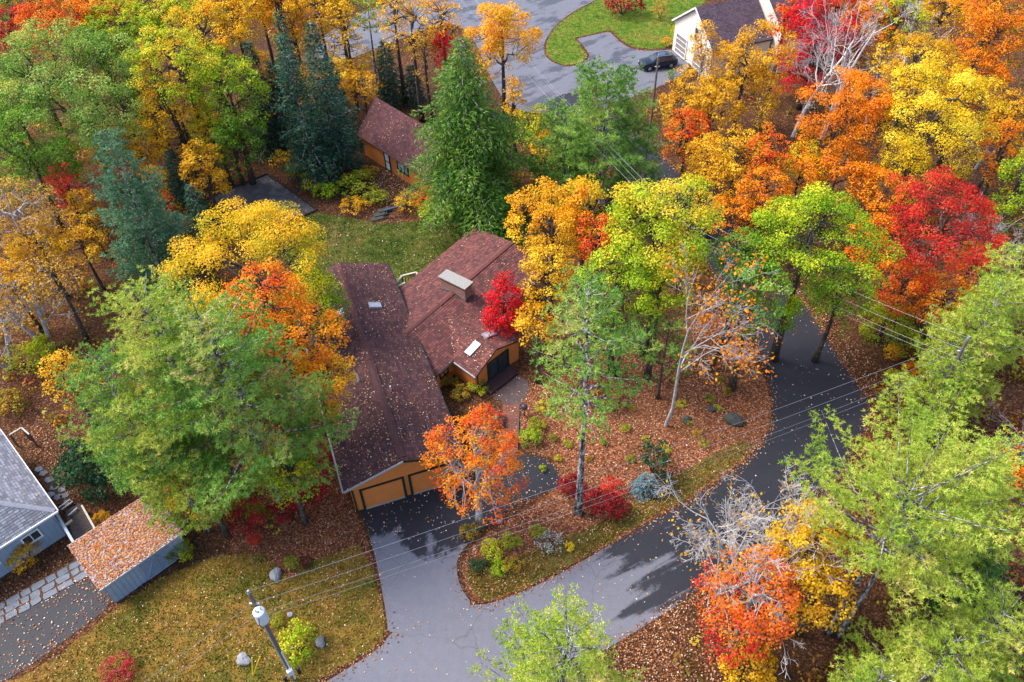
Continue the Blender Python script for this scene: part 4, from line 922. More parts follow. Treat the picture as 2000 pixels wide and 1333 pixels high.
broad(238, 95, 22, 32, 13, 'yellow', 'narrow pure yellow maple squeezed between lime and pale green crowns')
broad(345, 235, 62, 100, 13, 'yellow', 'slim bright yellow maple leaning past the huge pale green maple', dens=.9)
broad(400, 335, 48, 58, 8, 'gold', 'low golden maple at the edge of the parking court')
broad(440, 175, 72, 75, 14, 'lime', 'lime green maple whose lobes hang over the parking court')
broad(466, 272, 50, 74, 10, 'green', 'fresh green maple standing at the corner of the parking court', dens=1., lean=(2.4, -2.6))
broad(420, 130, 50, 50, 11, 'lime', 'lime green maple between the yellow-topped lime maple and the short spruce')
conifer_top(553, 68, 15.5, 3.7, .06, 'spruce', 'spruce', 'dark blue-green spruce, tallest and nearest to the cottage garden', name='spruce_tree', sparse=.22)
conifer_top(608, 40, 16, 3.6, .06, 'spruce', 'spruce', 'dark spruce between the tallest spruce and the yellow maple', name='spruce_tree', sparse=.22)
conifer_top(482, 82, 12, 3.2, .05, 'spruce', 'spruce', 'short dark spruce beside the lime green maple', name='spruce_tree', sparse=.22)
conifer_top(537, 14, 15, 2.6, .05, 'spruce', 'spruce', 'distant spruce peeping over the spruce row', name='spruce_tree', sparse=.22)
conifer_top(525, 120, 10, 2.4, .03, 'spruce', 'spruce', 'low spruce filling in the front of the spruce row', name='spruce_tree', sparse=.22)
conifer_top(640, 110, 10, 2.3, .03, 'spruce', 'spruce', 'low spruce under the yellow maple by the cottage', name='spruce_tree', sparse=.22)
broad(675, 85, 42, 85, 13, 'yellow', 'tall yellow maple hanging over the cottage ridge', dens=.7, gap=.25)
broad(705, 165, 36, 34, 7, 'gold', 'small golden maple behind the cottage gable')
broad(600, 200, 20, 60, 9, 'gold', 'thin golden sapling between the dark spruces', gap=.25)
conifer(742, 182, 725, -30, 3.2, .62, 'pine', 'yelpine', 'tall pine with bare pale trunk behind the cottage', sparse=.25, dens=.8)
for x, y, rx, ry, H, c_, l_ in ((770, 20, 40, 40, 13, 'orangeyellow', 'sparse orange-yellow maple next to the tall bare-trunked pine'), (805, 55, 48, 60, 14, 'gold', 'sparse gold maple above the dark hemlock sapling'), (860, 35, 45, 50, 14, 'orangeyellow', 'sparse orange-yellow maple above the pink-red maple'), (832, 105, 26, 48, 11, 'tan', 'thin tan maple between dark sapling and pink-red maple'), (660, 0, 40, 35, 13, 'tan', 'thin tan maple top over the tall yellow maple')):
    broad(x, y, rx, ry, H, c_, l_, dens=.6, gap=.3)
conifer_top(748, 75, 8, 2.2, .03, 'hemlock', 'spruce', 'dark young hemlock behind the cottage', name='hemlock_tree'); conifer_top(800, 120, 5, 1.6, .03, 'hemlock', 'spruce', 'dark hemlock sapling behind the cottage beside the big hemlock', name='hemlock_tree')
broad(868, 92, 27, 38, 11, 'scarlet', 'pink-red maple peeping out behind the big hemlock')
broad(982, 75, 68, 72, 14, 'orangeyellow', 'glowing orange maple between the big hemlock and the upper street', lsf=.9, dens=1.3, gap=0, clump=.9)
broad(1005, 210, 22, 60, 9, 'gold', 'slender golden maple at the right flank of the big hemlock', dens=.8, gap=.2)
conifer(925, 402, 905, 68, 7.8, .03, 'hemlock', 'hemlock', 'big dense conical hemlock in front of the cottage', name='hemlock_tree', ls=.44, dens=1.1)
broad(1040, 250, 34, 44, 6, 'limeyellow', 'yellow-green bushy tree at the foot of the orange maple'); broad(1060, 295, 30, 34, 4, 'gold', 'low golden bush tree between hemlock and feathery pine')
conifer_top(1185, 128, 15, 6.4, .18, 'pine', 'pine', 'feathery green pine standing by the upper driveway', ls=.46, dens=1.4)
conifer_top(1105, 205, 10, 4.6, .08, 'pine', 'pine', 'shorter green pine beside the feathery pine', ls=.48, dens=1.15)
conifer_top(1270, 250, 8, 2.6, .1, 'pine', 'pine', 'small pine next to the red-orange bush maple', ls=.45)
bare(1235, 400, 250, .9, 'grey leafless tree below the feathery pine', r0=.10, levels=4, nmain=3)
bare(1150, 430, 350, .9, 'grey leafless shrub tree behind the orange-yellow maple', r0=.08, levels=4, nmain=2)
# middle: over the house and the island
broad(1075, 440, 80, 85, 13, 'orangeyellow', 'orange-yellow maple overhanging the end of the brown roof', lsf=.95)
broad(1145, 420, 62, 70, 13, 'mixed', 'maple of mixed orange and yellow between orange-yellow and lime maples')
broad(1165, 475, 45, 55, 12, 'redorange', 'small red-orange maple in front of the mixed maple')
broad(1068, 540, 56, 58, 11, 'yellow', 'yellow maple pressing against the brown roof', dens=.9)
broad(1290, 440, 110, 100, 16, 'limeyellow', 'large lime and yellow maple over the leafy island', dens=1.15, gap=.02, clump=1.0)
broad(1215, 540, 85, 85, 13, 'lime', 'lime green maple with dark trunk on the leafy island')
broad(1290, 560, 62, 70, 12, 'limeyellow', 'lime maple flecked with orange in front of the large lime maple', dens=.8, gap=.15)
broad(1052, 632, 46, 46, 8, 'gold', 'golden maple branch crown beside the scarlet maple', dens=.8)
broad(985, 610, 44, 72, 7.5, 'scarlet', 'brilliant scarlet small maple against the brown roof')
conifer(1122, 1008, 1150, 545, 4.0, .55, 'pine', 'pine', 'tall pine with long pale bare trunk at the driveway bed', dens=.75, sparse=.22, bk=PBARK(), ls=.36)
conifer(1204, 737, 1220, 590, 2.8, .45, 'pine', 'pine', 'pine on the island behind the tall pale-trunked pine', dens=.8, sparse=.2, bk=BARK(), H=10)
conifer(1285, 778, 1300, 640, 2.6, .45, 'pine', 'pine', 'thin pine with dark trunk in the middle of the island', dens=.8, sparse=.2, bk=BARK(), H=8.5)
bare(1300, 832, 515, .75, 'silver leafless tree with few orange leaves on the island', leaves=900, col='orange', r0=.14, levels=4, first=.5, lean=(.6, .2))
bare(1388, 724, 560, .8, 'dark-trunked nearly bare tree beside the silver leafless tree', lean=(1.2, .5), bk=BARK(), r0=.2, levels=3, first=.5, leaves=500, col='tan')
broad(926, 908, 92, 112, 11, 'flame', 'flaming orange maple sapling in front of the garage', lsf=.9, dens=.85, gap=.14, clump=.5, bk=WBARK())
# left: pines and maples round the garage
conifer(545, 1000, 383, 595, 6.9, .30, 'pine', 'pine', 'great spreading pine leaning over the garage roof', ls=.31, dens=1.05, sparse=.08)
conifer(462, 960, 283, 560, 6.4, .30, 'pine', 'yelpine', 'second broad pine beside the great spreading pine', ls=.31, dens=1.0, sparse=.08)
conifer_top(190, 690, 15, 5.0, .25, 'pine', 'pine', 'pine at the outer edge of the pine group above the rhododendron', ls=.32)
conifer_top(300, 830, 11, 4.2, .22, 'pine', 'yelpine', 'lower yellowish pine reaching over the shed roof', ls=.30)
conifer_top(205, 268, 15, 4.0, .05, 'pine', 'bluepine', 'blue-green pine below the huge pale green maple', ls=.46, dens=1.2)
conifer_top(265, 360, 9, 3.0, .05, 'pine', 'bluepine', 'small blue-green pine beside the large yellow maple', ls=.44)
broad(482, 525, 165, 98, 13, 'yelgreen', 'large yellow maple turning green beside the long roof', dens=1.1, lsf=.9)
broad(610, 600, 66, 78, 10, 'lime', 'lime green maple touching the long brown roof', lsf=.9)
broad(510, 580, 82, 60, 15, 'flame', 'flame orange maple behind the great spreading pine'); broad(580, 655, 88, 78, 13.5, 'orange', 'orange maple leaning onto the long brown roof'); broad(632, 740, 62, 58, 11, 'orangeyellow', 'orange-yellow maple at the left eave of the long roof')
broad(640, 810, 22, 28, 7, 'yellow', 'small yellow maple tuft at the left eave of the long roof')
broad(40, 430, 85, 95, 12, 'tan', 'thinning amber maple with visible grey branches', dens=.45, gap=.2, bk=WBARK(), twigs=1)
bare(95, 680, 480, 1., 'tangled grey leafless tree below the thinning amber maple', r0=.2, levels=4, nmain=2, leaves=900, col='gold')
bare(20, 720, 560, 1., 'grey leafless tree next to the tangled leafless tree', r0=.15, levels=4, nmain=2, leaves=500, col='gold')
broad(130, 365, 36, 42, 9, 'red', 'red maple between thinning amber maple and blue-green pine', gap=.3)
bare(140, 420, 310, .7, 'slim leafless tree beside the red maple', r0=.08, nmain=3, levels=3)
broad(298, 350, 24, 30, 7, 'gold', 'small golden maple between blue-green pine and slim yellow maple'); broad(328, 398, 13, 26, 5, 'redorange', 'tiny red-orange sapling above the large yellow maple')
conifer_top(370, 360, 6, 2.2, .03, 'hemlock', 'spruce', 'dark small hemlock above the large yellow maple', name='hemlock_tree'); conifer_top(330, 290, 6, 2.2, .03, 'hemlock', 'spruce', 'dark small hemlock under the slim yellow maple', name='hemlock_tree')
broad(125, 730, 40, 62, 9, 'gold', 'golden maple at the outer flank of the pine group', dens=.8); broad(160, 480, 45, 40, 7, 'gold', 'low golden maple between amber maple and pine group')
broad(100, 540, 50, 50, 9, 'tan', 'amber half-bare maple beside the tangled leafless tree', dens=.4, gap=.3)
broad(395, 950, 66, 52, 7, 'mixed', 'yellow and orange maple under the pine group near the shed', dens=.9); broad(560, 920, 58, 62, 8, 'limeyellow', 'yellow-green maple under the great spreading pine near the garage', dens=.9)
# right: wood beyond the street
broad(1455, 145, 76, 90, 12, 'gold', 'golden-brown maple in front of the cream house', lsf=.85); broad(1338, 212, 46, 68, 9, 'gold', 'pale gold maple beside the utility pole up the street', gap=.2, dens=.8); broad(1395, 210, 50, 60, 9, 'gold', 'golden maple between pale gold and golden-brown maples')
broad(1372, 118, 36, 62, 12, 'gold', 'thin gold birch crown before the cream gable', dens=.7, gap=.15, bk=WBARK(), twigs=1)
broad(1345, 258, 48, 44, 7, 'redorange', 'red-orange bush maple beside the small pine')
for x, y, rx, ry, H, l_ in ((1440, 310, 70, 55, 9, 'wide golden maple below the golden-brown maple'), (1385, 310, 55, 45, 7, 'low golden maple below the red-orange bush maple'), (1400, 370, 60, 45, 7, 'low golden maple directly behind the large lime maple')): broad(x, y, rx, ry, H, 'gold', l_)
broad(1500, 295, 45, 45, 10, 'redorange', 'small red-orange maple below the golden-brown maple'); broad(1500, 370, 60, 45, 9, 'orange', 'orange maple behind the yellow-green maple'); broad(1430, 420, 45, 40, 7, 'orange', 'low orange maple between the two lime maples')
broad(1592, 90, 78, 118, 14, 'scarlet', 'scarlet maple behind the white leafless trees', lsf=.9); broad(1535, 30, 30, 40, 12, 'redorange', 'red-orange maple top against the violet-brown roof')
bare(1548, 268, -30, .75, 'white leafless tree in front of the scarlet maple', bk=WHBARK(), r0=.2, lean=(.4, 0), levels=4, first=.4); bare(1605, 272, -60, .8, 'forked white leafless tree beside the scarlet maple', bk=WHBARK(), r0=.2, lean=(3., 0), levels=4, first=.3, nmain=2); bare(1765, 130, -70, .7, 'white leafless tree behind the bright yellow maple', bk=WHBARK(), r0=.18, levels=4); bare(1690, 240, -20, .8, 'white leafless tree right of the forked leafless tree', bk=WHBARK(), r0=.15, levels=4, lean=(1.5, 0))
broad(1645, 235, 88, 100, 14, 'orange', 'broad orange maple below the white leafless trees', lsf=.9); broad(1690, 60, 60, 60, 13, 'orange', 'orange maple top behind the forked leafless tree'); broad(1640, 330, 75, 55, 9, 'orange', 'orange maple under the broad orange maple'); broad(1570, 330, 45, 50, 8, 'mixed', 'mixed yellow and orange maple beside the red-orange maple')
broad(1790, 120, 82, 62, 15, 'yellow', 'yellow maple above the bright yellow maple', lsf=.9); broad(1825, 225, 108, 105, 16, 'bright', 'bright lemon yellow maple, largest in the right wood', lsf=.9, dens=1.1); broad(1765, 340, 52, 58, 9, 'bright', 'small lemon yellow maple under the bright yellow maple')
broad(1715, 400, 42, 70, 9, 'orange', 'orange maple with thin dark trunk beside the lemon yellow maple', dens=.8); 
broad(1755, 30, 50, 48, 14, 'limeyellow', 'yellow-green maple top among the orange maple tops'); broad(1930, 60, 88, 80, 16, 'orange', 'large deep orange maple in the far corner of the wood', lsf=.9); broad(1905, 150, 60, 48, 12, 'orange', 'orange maple beneath the large deep orange maple'); broad(1845, 20, 50, 40, 13, 'gold', 'gold maple top beside the large deep orange maple'); broad(1640, 0, 45, 30, 13, 'orange', 'orange maple top behind the scarlet maple')
broad(1975, 225, 55, 55, 11, 'gold', 'gold-orange maple at the flank of the lemon yellow maple'); broad(1960, 290, 50, 55, 10, 'orange', 'dull orange maple under the gold-orange maple', gap=.2)
broad(1985, 370, 50, 85, 12, 'lime', 'pale lime maple above the red maple'); bare(1905, 330, 240, .8, 'leafless tree between lemon yellow and red maples', r0=.12, levels=4)
broad(1840, 450, 112, 95, 13, 'red', 'wide red maple veined with grey twigs', twigs=1, gap=.05, dens=1.); bare(1850, 600, 390, 1., 'grey leafless tree growing through the wide red maple', r0=.05, levels=4, nmain=4, first=.2); bare(1790, 690, 560, .8, 'dark leaning leafless trunk below the wide red maple', r0=.2, lean=(1.5, 1), bk=BARK(), levels=3)
broad(1760, 560, 58, 55, 8, 'redorange', 'red-orange maple hanging below the wide red maple'); broad(1845, 580, 70, 48, 7, 'orange', 'orange maple under the wide red maple'); broad(1910, 520, 55, 60, 9, 'orange', 'orange maple behind the light green roadside pine', dens=.8); broad(1900, 640, 50, 40, 5, 'gold', 'low gold maple by the roadside pine'); broad(1745, 640, 60, 32, 4, 'shrubgreen', 'low green thicket tree by the road bend'); broad(1700, 480, 50, 60, 8, 'orange', 'orange maple between the yellow-green and red maples')
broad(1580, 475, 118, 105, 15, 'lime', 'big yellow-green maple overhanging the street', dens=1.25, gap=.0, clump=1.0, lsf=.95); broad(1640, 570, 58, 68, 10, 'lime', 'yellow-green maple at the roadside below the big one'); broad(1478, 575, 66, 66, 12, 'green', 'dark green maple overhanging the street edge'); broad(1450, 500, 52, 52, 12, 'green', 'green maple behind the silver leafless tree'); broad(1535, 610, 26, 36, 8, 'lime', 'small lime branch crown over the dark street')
conifer_top(1965, 555, 13, 4.4, .15, 'pine', 'yelpine', 'light green pine at the road bend', ls=.34, dens=1.05); conifer_top(1880, 690, 8.5, 3.4, .1, 'pine', 'yelpine', 'shorter light green pine beside the mailbox', ls=.32, dens=1.05); conifer_top(1990, 480, 12, 3.2, .2, 'pine', 'yelpine', 'light green pine behind the road bend pine', ls=.42)
bare(1985, 905, 760, 1., 'grey leafless thicket tree between the light green pines', r0=.12, levels=4, nmain=3, leaves=500, col='orange'); broad(1980, 905, 42, 36, 5, 'orange', 'low orange maple under the leafless thicket')
conifer(1622, 1232, 1760, 830, 6.6, .60, 'pine', 'yelpine', 'great light green pine with thick trunk at the bottom street corner', ls=.28, dens=1.0, sparse=.24, H=15, asym=(.45, .35)); conifer(1640, 1240, 1850, 930, 5.2, .66, 'pine', 'yelpine', 'slimmer trunked pine growing beside the great light green pine', ls=.28, sparse=.26, H=14, asym=(.5, .3))
conifer_top(1935, 900, 12, 4.6, .12, 'pine', 'yelpine', 'light green pine behind the great light green pine', ls=.30); conifer_top(1950, 1040, 7, 3.4, .05, 'hemlock', 'hemlock', 'shaded hemlock beside the great light green pine', name='hemlock_tree', ls=.36)
conifer_top(1880, 1240, 9, 4.4, .1, 'pine', 'yelpine', 'low spreading pine below the shaded hemlock', ls=.26, dens=1.0); conifer_top(1735, 1310, 7, 3.0, .1, 'pine', 'yelpine', 'low pine at the foot of the great light green pine', ls=.26, dens=1.0); conifer_top(1975, 1190, 10, 3.8, .1, 'pine', 'yelpine', 'young pine beside the low spreading pine', ls=.26)
conifer_top(1105, 1228, 12, 5.0, .1, 'pine', 'yelpine', 'light green pine rising in front of the street', ls=.25, dens=1.0, sparse=.06)
broad(1470, 1165, 95, 78, 9, 'redorange', 'red and orange maple beside the street below the leafless tree', lsf=.9, dens=.9, gap=.12, bk=WBARK()); broad(1440, 1240, 70, 55, 6, 'red', 'low red maple under the red and orange maple', dens=.7, gap=.2); broad(1590, 1060, 80, 72, 9, 'yellow', 'yellow maple between leafless tree and great light green pine', lsf=.9); broad(1600, 1160, 62, 66, 7, 'gold', 'gold maple at the foot of the yellow maple', dens=.8); broad(1450, 1310, 52, 32, 4, 'yellow', 'small yellow maple below the red and orange maple')
bare(1432, 1150, 958, .9, 'white leafless tree spreading over the street', bk=WHBARK(), r0=.13, levels=4, nmain=3, leaves=500, col='gold', ls=.16); bare(1400, 1160, 985, 1., 'smaller white leafless tree at the street edge', bk=WHBARK(), r0=.08, levels=4, nmain=3, leaves=300, col='gold')

# ------------------------------------------------------------------ shrubs: a few leafy forms, copied and coloured one by one
SHR = []
for i, (hc, dn, cl, gp_) in enumerate(((.55, 1., .34, .0), (.75, .8, .30, .12), (.45, 1.1, .40, .05), (.9, .7, .28, .2))):
    mb, v, f, at = gen_broadleaf(900 + i, 1., hc, hc * 2 + .12, .115, dn, cl, gp_, (0, 0), .8, stem_r=.035, low=.2)
    st = MB()
    for k in range(5):
        a = 1.26 * k + i; st.tube([(0.05 * math.cos(a), .05 * math.sin(a), 0), (.35 * math.cos(a), .35 * math.sin(a), hc * .9), (.55 * math.cos(a), .55 * math.sin(a), hc * 1.5)], [.035, .025, .012], 4, False)
    sm = bpy.data.meshes.new('stems'); sm.from_pydata(st.v, [], st.f); sm.update(); sm.materials.append(BARK())
    SHR.append((mesh_np('foliage', v, f, [LEAF['green']()], at), sm, hc * 2 + .12))
rs = random.Random(5)
def shrub(x, y, rpx, h, col, label, group=None, form=None, name='shrub', cat='shrub'):
    p = P(x, y); s = px_per_m(p); R = rpx / s; k = rs.randrange(4) if form is None else form
    e = empty(name, p, label, cat, group, rs.uniform(0, 6.28)); e.scale = (R, R, h / SHR[k][2])
    o = bpy.data.objects.new('foliage', SHR[k][0]); link(o, e); o.material_slots[0].link = 'OBJECT'; o.material_slots[0].material = LEAF[col]()
    link(bpy.data.objects.new('stems', SHR[k][1]), e); return e
LEAF['aster'] = lambda: leaf_mat('aster_flowers', [(0, (.10, .13, .03)), (.5, (.22, .22, .12)), (.75, (.55, .52, .58)), (1, (.75, .72, .78))], wl=.8, wc=.1, wn=.1)
LEAF['pot'] = LEAF['lime']
# cottage garden
for a in ((632, 322, 34, 3.0, 'bright', 'tall lemon yellow shrub at the cottage garden corner', 3), (592, 350, 30, 1.8, 'shrubgreen', 'olive green shrub by the parking court edge'), (668, 358, 26, 1.8, 'maroon', 'dark maroon round shrub in the cottage garden', 0),
          (640, 385, 26, 1.6, 'lime', 'lime green shrub below the maroon shrub'), (700, 378, 36, 2.2, 'shrubgreen', 'wide green shrub beside the maroon shrub'), (735, 398, 26, 1.5, 'shrubgreen', 'green shrub next to the garden handrail'), (692, 412, 28, 1.1, 'gold', 'low golden shrub at the lawn edge'), (655, 345, 22, 2.0, 'shrubgreen', 'green shrub between lemon yellow and maroon shrubs'),
          (612, 372, 22, 1.2, 'limeyellow', 'yellow-green shrub beside the parking court timber'), (672, 240, 24, 2.4, 'crimson', 'crimson shrub at the cottage gable'), (655, 270, 26, 2., 'under', 'brownish thicket shrub beside the crimson shrub'), (800, 408, 26, 1.6, 'gold', 'golden shrub right beside the garden handrail'), (842, 418, 30, 1.0, 'limeyellow', 'pale yellow low shrub at the hemlock foot'),
          (835, 396, 26, 1.3, 'orange', 'rusty orange low shrub under the hemlock'), (885, 412, 28, 1.0, 'gold', 'golden low shrub under the hemlock'), (965, 395, 24, 1.0, 'under', 'brown fern-like shrub right of the hemlock foot'), (560, 325, 24, 1.8, 'under', 'olive brown shrub under the low spruce'), (720, 345, 22, 1.0, 'under', 'small russet shrub before the cottage door')):
    shrub(*a[:6], form=a[6] if len(a) > 6 else None)
# under the pines and along the shed
for a in ((603, 975, 56, 2.6, 'crimson', 'crimson burning bush between great pine trunk and garage', 1), (634, 895, 46, 2.4, 'crimson', 'crimson bush behind the yellow-green maple by the garage', 1), (492, 1022, 38, 2.0, 'crimson', 'crimson bush left at the great pine trunk', 3), (560, 1010, 26, 1.3, 'crimson', 'low crimson bush at the foot of the great pine', 2),
          (450, 1000, 30, 1.6, 'under', 'russet bush under the pine group'), (500, 1062, 15, 1.0, 'red', 'tiny red bush at the lawn edge'), (185, 945, 56, 3.0, 'rhodo', 'dark glossy rhododendron beside the boardwalk', 2), (165, 915, 38, 2.6, 'rhodo', 'dark glossy rhododendron behind the larger one', 0), (208, 975, 38, 2.4, 'rhodo', 'dark glossy rhododendron between the larger one and the shed', 0), (57, 1095, 33, 1.7, 'yellow', 'round golden bush in front of the grey house', 0), (587, 1268, 40, 2.2, 'limeyellow', 'yellow-green bush beside the utility pole', 0),
          (573, 1108, 16, 1.0, 'shrubgreen', 'small green bush on the front lawn'), (599, 1105, 13, .8, 'maroon', 'small maroon bush on the front lawn'), (232, 1318, 34, 1.0, 'crimson', 'sparse crimson bush on the front lawn', 3), (505, 1010, 26, 1.2, 'shrubgreen', 'green bush among the crimson bushes'), (355, 1090, 26, 1.5, 'shrubgreen', 'green bush at the shed end'), (545, 1215, 14, .6, 'shrubgreen', 'small green plant behind the pole bush'),
          (55, 720, 40, 2.0, 'shrubgreen', 'dark green bush below the leafless trees'), (30, 800, 34, 1.6, 'under', 'rusty bush above the grey roof'), (205, 1022, 16, 1.2, 'gold', 'small gold bush behind the shed'), (90, 700, 30, 2., 'limeyellow', 'yellowish bush below the tangled leafless tree')):
    shrub(*a[:6], form=a[6] if len(a) > 6 else None)
# the island and the driveway bed
for a in ((1178, 785, 38, 2.0, 'crimson', 'crimson bush behind the tall pale pine trunk', 1), (1118, 965, 30, 1.4, 'crimson', 'crimson bush left of the tall pine trunk at the driveway', 2), (1172, 995, 34, 1.6, 'crimson', 'wide crimson bush right of the tall pine trunk by the verge', 0), (1205, 1008, 24, 1.4, 'crimson', 'small crimson bush at the verge'), (1195, 965, 26, 1.2, 'red', 'red bush behind the wide crimson bush'),
          (1274, 922, 34, 3.0, 'rhodo', 'dark green rounded evergreen beside the small blue spruce', 1), (1296, 950, 20, 1.4, 'rhodo', 'low dark evergreen behind the small blue spruce'), (1036, 862, 24, 1.1, 'lime', 'lime green bush at the brick walk', 0), (1062, 800, 16, .8, 'limeyellow', 'small yellow-green bush near the patio'), (1050, 835, 18, .8, 'shrubgreen', 'grey-green bush beside the brick walk'),
          (935, 765, 22, .9, 'shrubgreen', 'green plant bed bush beside the entry landing'), (900, 775, 22, .8, 'under', 'russet bush in the courtyard bed'), (880, 750, 20, .8, 'under', 'russet low bush under the front eave'), (918, 1045, 22, .8, 'under', 'rusty bush left in the driveway bed'), (960, 1080, 24, .9, 'limeyellow', 'yellow-green bush at the orange sapling foot'), (1000, 1065, 22, .9, 'shrubgreen', 'green bush in the driveway bed middle'),
          (1075, 1062, 26, .8, 'aster', 'lilac-white aster clump in the driveway bed', 3), (1050, 1045, 18, .8, 'shrubgreen', 'green bush behind the aster clump'), (1112, 1072, 10, .5, 'bright', 'tiny bright yellow flower clump beside the asters'), (975, 1115, 20, .7, 'lime', 'lime bush at the island tip'), (935, 1108, 18, .7, 'rhodo', 'dark green small bush at the island tip'), (1000, 1110, 20, .7, 'under', 'russet bush at the island tip')):
    shrub(*a[:6], form=a[6] if len(a) > 6 else None)
isl = [(1085, 815), (1120, 760), (1235, 800), (1260, 860), (1330, 790), (1345, 830), (1360, 855), (1385, 780), (1400, 800), (1405, 745), (1320, 745), (1110, 870), (1090, 900), (1180, 870), (1150, 900), (1230, 900), (1300, 880), (1375, 870), (1420, 770), (1220, 840), (1060, 920), (1340, 730), (1430, 720), (1080, 860)]
for i, (x, y) in enumerate(isl):
    shrub(x, y, rs.uniform(6, 12), rs.uniform(.25, .55), ['limeyellow', 'shrubgreen', 'under', 'shrubgreen'][i % 4], ['small yellow-green plant', 'small olive green plant', 'small russet plant', 'small olive green plant'][i % 4] + ' among fallen leaves on the island', 'small plants on the leafy island', name='low_plant', cat='plant')
bl_ = conifer_top(1263, 928, 1.9, 1.15, .02, 'spruce', 'bluespruce', 'small silvery blue spruce by the verge', name='blue_spruce', ls=.24, gran=.45)
# the verge and the roadside on the right
rd = [(1725, 640, 24, 'under'), (1760, 665, 26, 'shrubgreen'), (1740, 700, 20, 'gold'), (1790, 700, 26, 'under'), (1815, 735, 26, 'shrubgreen'), (1775, 735, 20, 'orange'), (1830, 690, 26, 'gold'), (1800, 775, 20, 'gold'), (1850, 760, 22, 'under'), (1700, 620, 20, 'shrubgreen'), (1690, 655, 16, 'limeyellow'), (1740, 745, 14, 'limeyellow')]
nmz = {'under': 'russet', 'shrubgreen': 'olive green', 'gold': 'golden', 'orange': 'orange', 'limeyellow': 'yellow-green'}
for x, y, r_, c_ in rd: shrub(x, y, r_, rs.uniform(.9, 1.7), c_, nmz[c_] + ' roadside bush between the leaf strip and the red maple', 'roadside bushes')
# up the street
shrub(1215, 28, 38, 3.0, 'crimson', 'dark red rounded shrub on the upper lawn', form=0); shrub(1288, 36, 16, 2.4, 'tan', 'thin brownish young shrub on the upper lawn', form=3); shrub(1302, 92, 12, 1.2, 'gold', 'yellowish planting at the cream house corner'); shrub(1318, 75, 10, 1.6, 'limeyellow', 'upright plant at the cream garage wall'); shrub(1310, 160, 10, 1.5, 'green', 'small green shrub below the parked car')
shrub(1390, 140, 12, 1.3, 'red', 'small red shrub below the cream gable')
# undergrowth of the woods, too thick to count
def in_poly(pts, poly):
    x, y = pts[:, 0], pts[:, 1]; ins = np.zeros(len(pts), bool); n = len(poly)
    for i in range(n):
        x1, y1 = poly[i][0], poly[i][1]; x2, y2 = poly[(i + 1) % n][0], poly[(i + 1) % n][1]
        c_ = ((y1 > y) != (y2 > y)); xi = (x2 - x1) * (y - y1) / ((y2 - y1) if abs(y2 - y1) > 1e-9 else 1e-9) + x1
        ins ^= c_ & (x < xi)
    return ins
RG = np.random.default_rng(77)
def scatter(px, dens, z=0., n=None):
    poly = wpoly(px, 0); pa_ = np.array(poly)[:, :2]; lo, hi = pa_.min(0), pa_.max(0); N = int((hi - lo).prod() * dens)
    pts = RG.uniform(lo, hi, (N, 2)); pts = pts[in_poly(pts, pa_)]; return np.c_[pts, np.full(len(pts), z)]
def not_in(pts, polys):
    k = np.ones(len(pts), bool)
    for p in polys: k &= ~in_poly(pts, p)
    return pts[k]
def rect(o, us, vs): return [o + u for u in (us[0] + vs[0], us[1] + vs[0], us[1] + vs[1], us[0] + vs[1])]
FOOT = [[wl_f, wr_f, wr_b, wl_b], [mp_(-.5, -dl + .3, 0), mp_(LM, -dl + .3, 0), mp_(LM, drr - .3, 0), mp_(-.5, drr - .3, 0)], [dp(0, dh, 0), dp(dend, dh, 0), dp(dend, -dh, 0), dp(0, -dh, 0)], [w1, w2, w3, w4], [q0, q1, q2, q3], [f0, f1, b1_, b0_], [WB, WB + wv * WWd, WB + wv * WWd + wu * WLn, WB + wu * WLn]]
HARD = [street_w, upper_w, drive_w, court_w, ndrive_w] + FOOT
w_left = [(-80, -60), (880, -60), (900, 60), (800, 110), (700, 140), (660, 250), (700, 300), (520, 335), (420, 370), (430, 420), (560, 450), (660, 560), (640, 900), (560, 960), (520, 1060), (330, 1010), (230, 1000), (170, 900), (90, 820), (-80, 700)]
w_right = [(1000, 230), (1150, 260), (1340, 470), (1430, 600), (1350, 640), (1230, 640), (1030, 580), (1040, 420), (940, 400), (960, 300)]
w_r2 = [(1340, 150), (1450, 60), (1560, -60), (2150, -60), (2200, 900), (2100, 1333), (1900, 1500), (1300, 1500), (1330, 1250), (1480, 1110), (1640, 960), (1720, 790), (1650, 600), (1570, 560), (1520, 490), (1300, 290), (1230, 230)]
ug = np.concatenate([not_in(scatter(w_left, .42), HARD + [lawn_w, flawn_w]), not_in(scatter(w_right, .5), HARD + [lawn_w]), not_in(scatter(w_r2, .38), HARD + [ulawn_w])])
nc_ = len(ug); kk = RG.integers(12, 30, nc_); ii = np.repeat(np.arange(nc_), kk); hh_ = RG.uniform(.3, 1.5, nc_); rr_ = RG.uniform(.3, .85, nc_)
dd_ = sph(RG, len(ii)); ps = ug[ii] + dd_ * np.c_[rr_[ii], rr_[ii], hh_[ii] * .5]; ps[:, 2] = np.abs(ps[:, 2] + hh_[ii] * .5) + .05
v, f = leaf_quads(ps, dd_ + np.array([0, 0, .8]), .24, RG)
tag(link(bpy.data.objects.new('undergrowth', mesh_np('undergrowth', v, f, [LEAF['under']()], {'leaf': np.repeat(RG.random(len(ii)), 4), 'clump': np.repeat(RG.random(nc_)[ii], 4), 'hgt': np.zeros(len(v))}))), 'low mixed undergrowth covering the floor of the woods', 'undergrowth', kind='stuff')
print('undergrowth', nc_, len(ii))

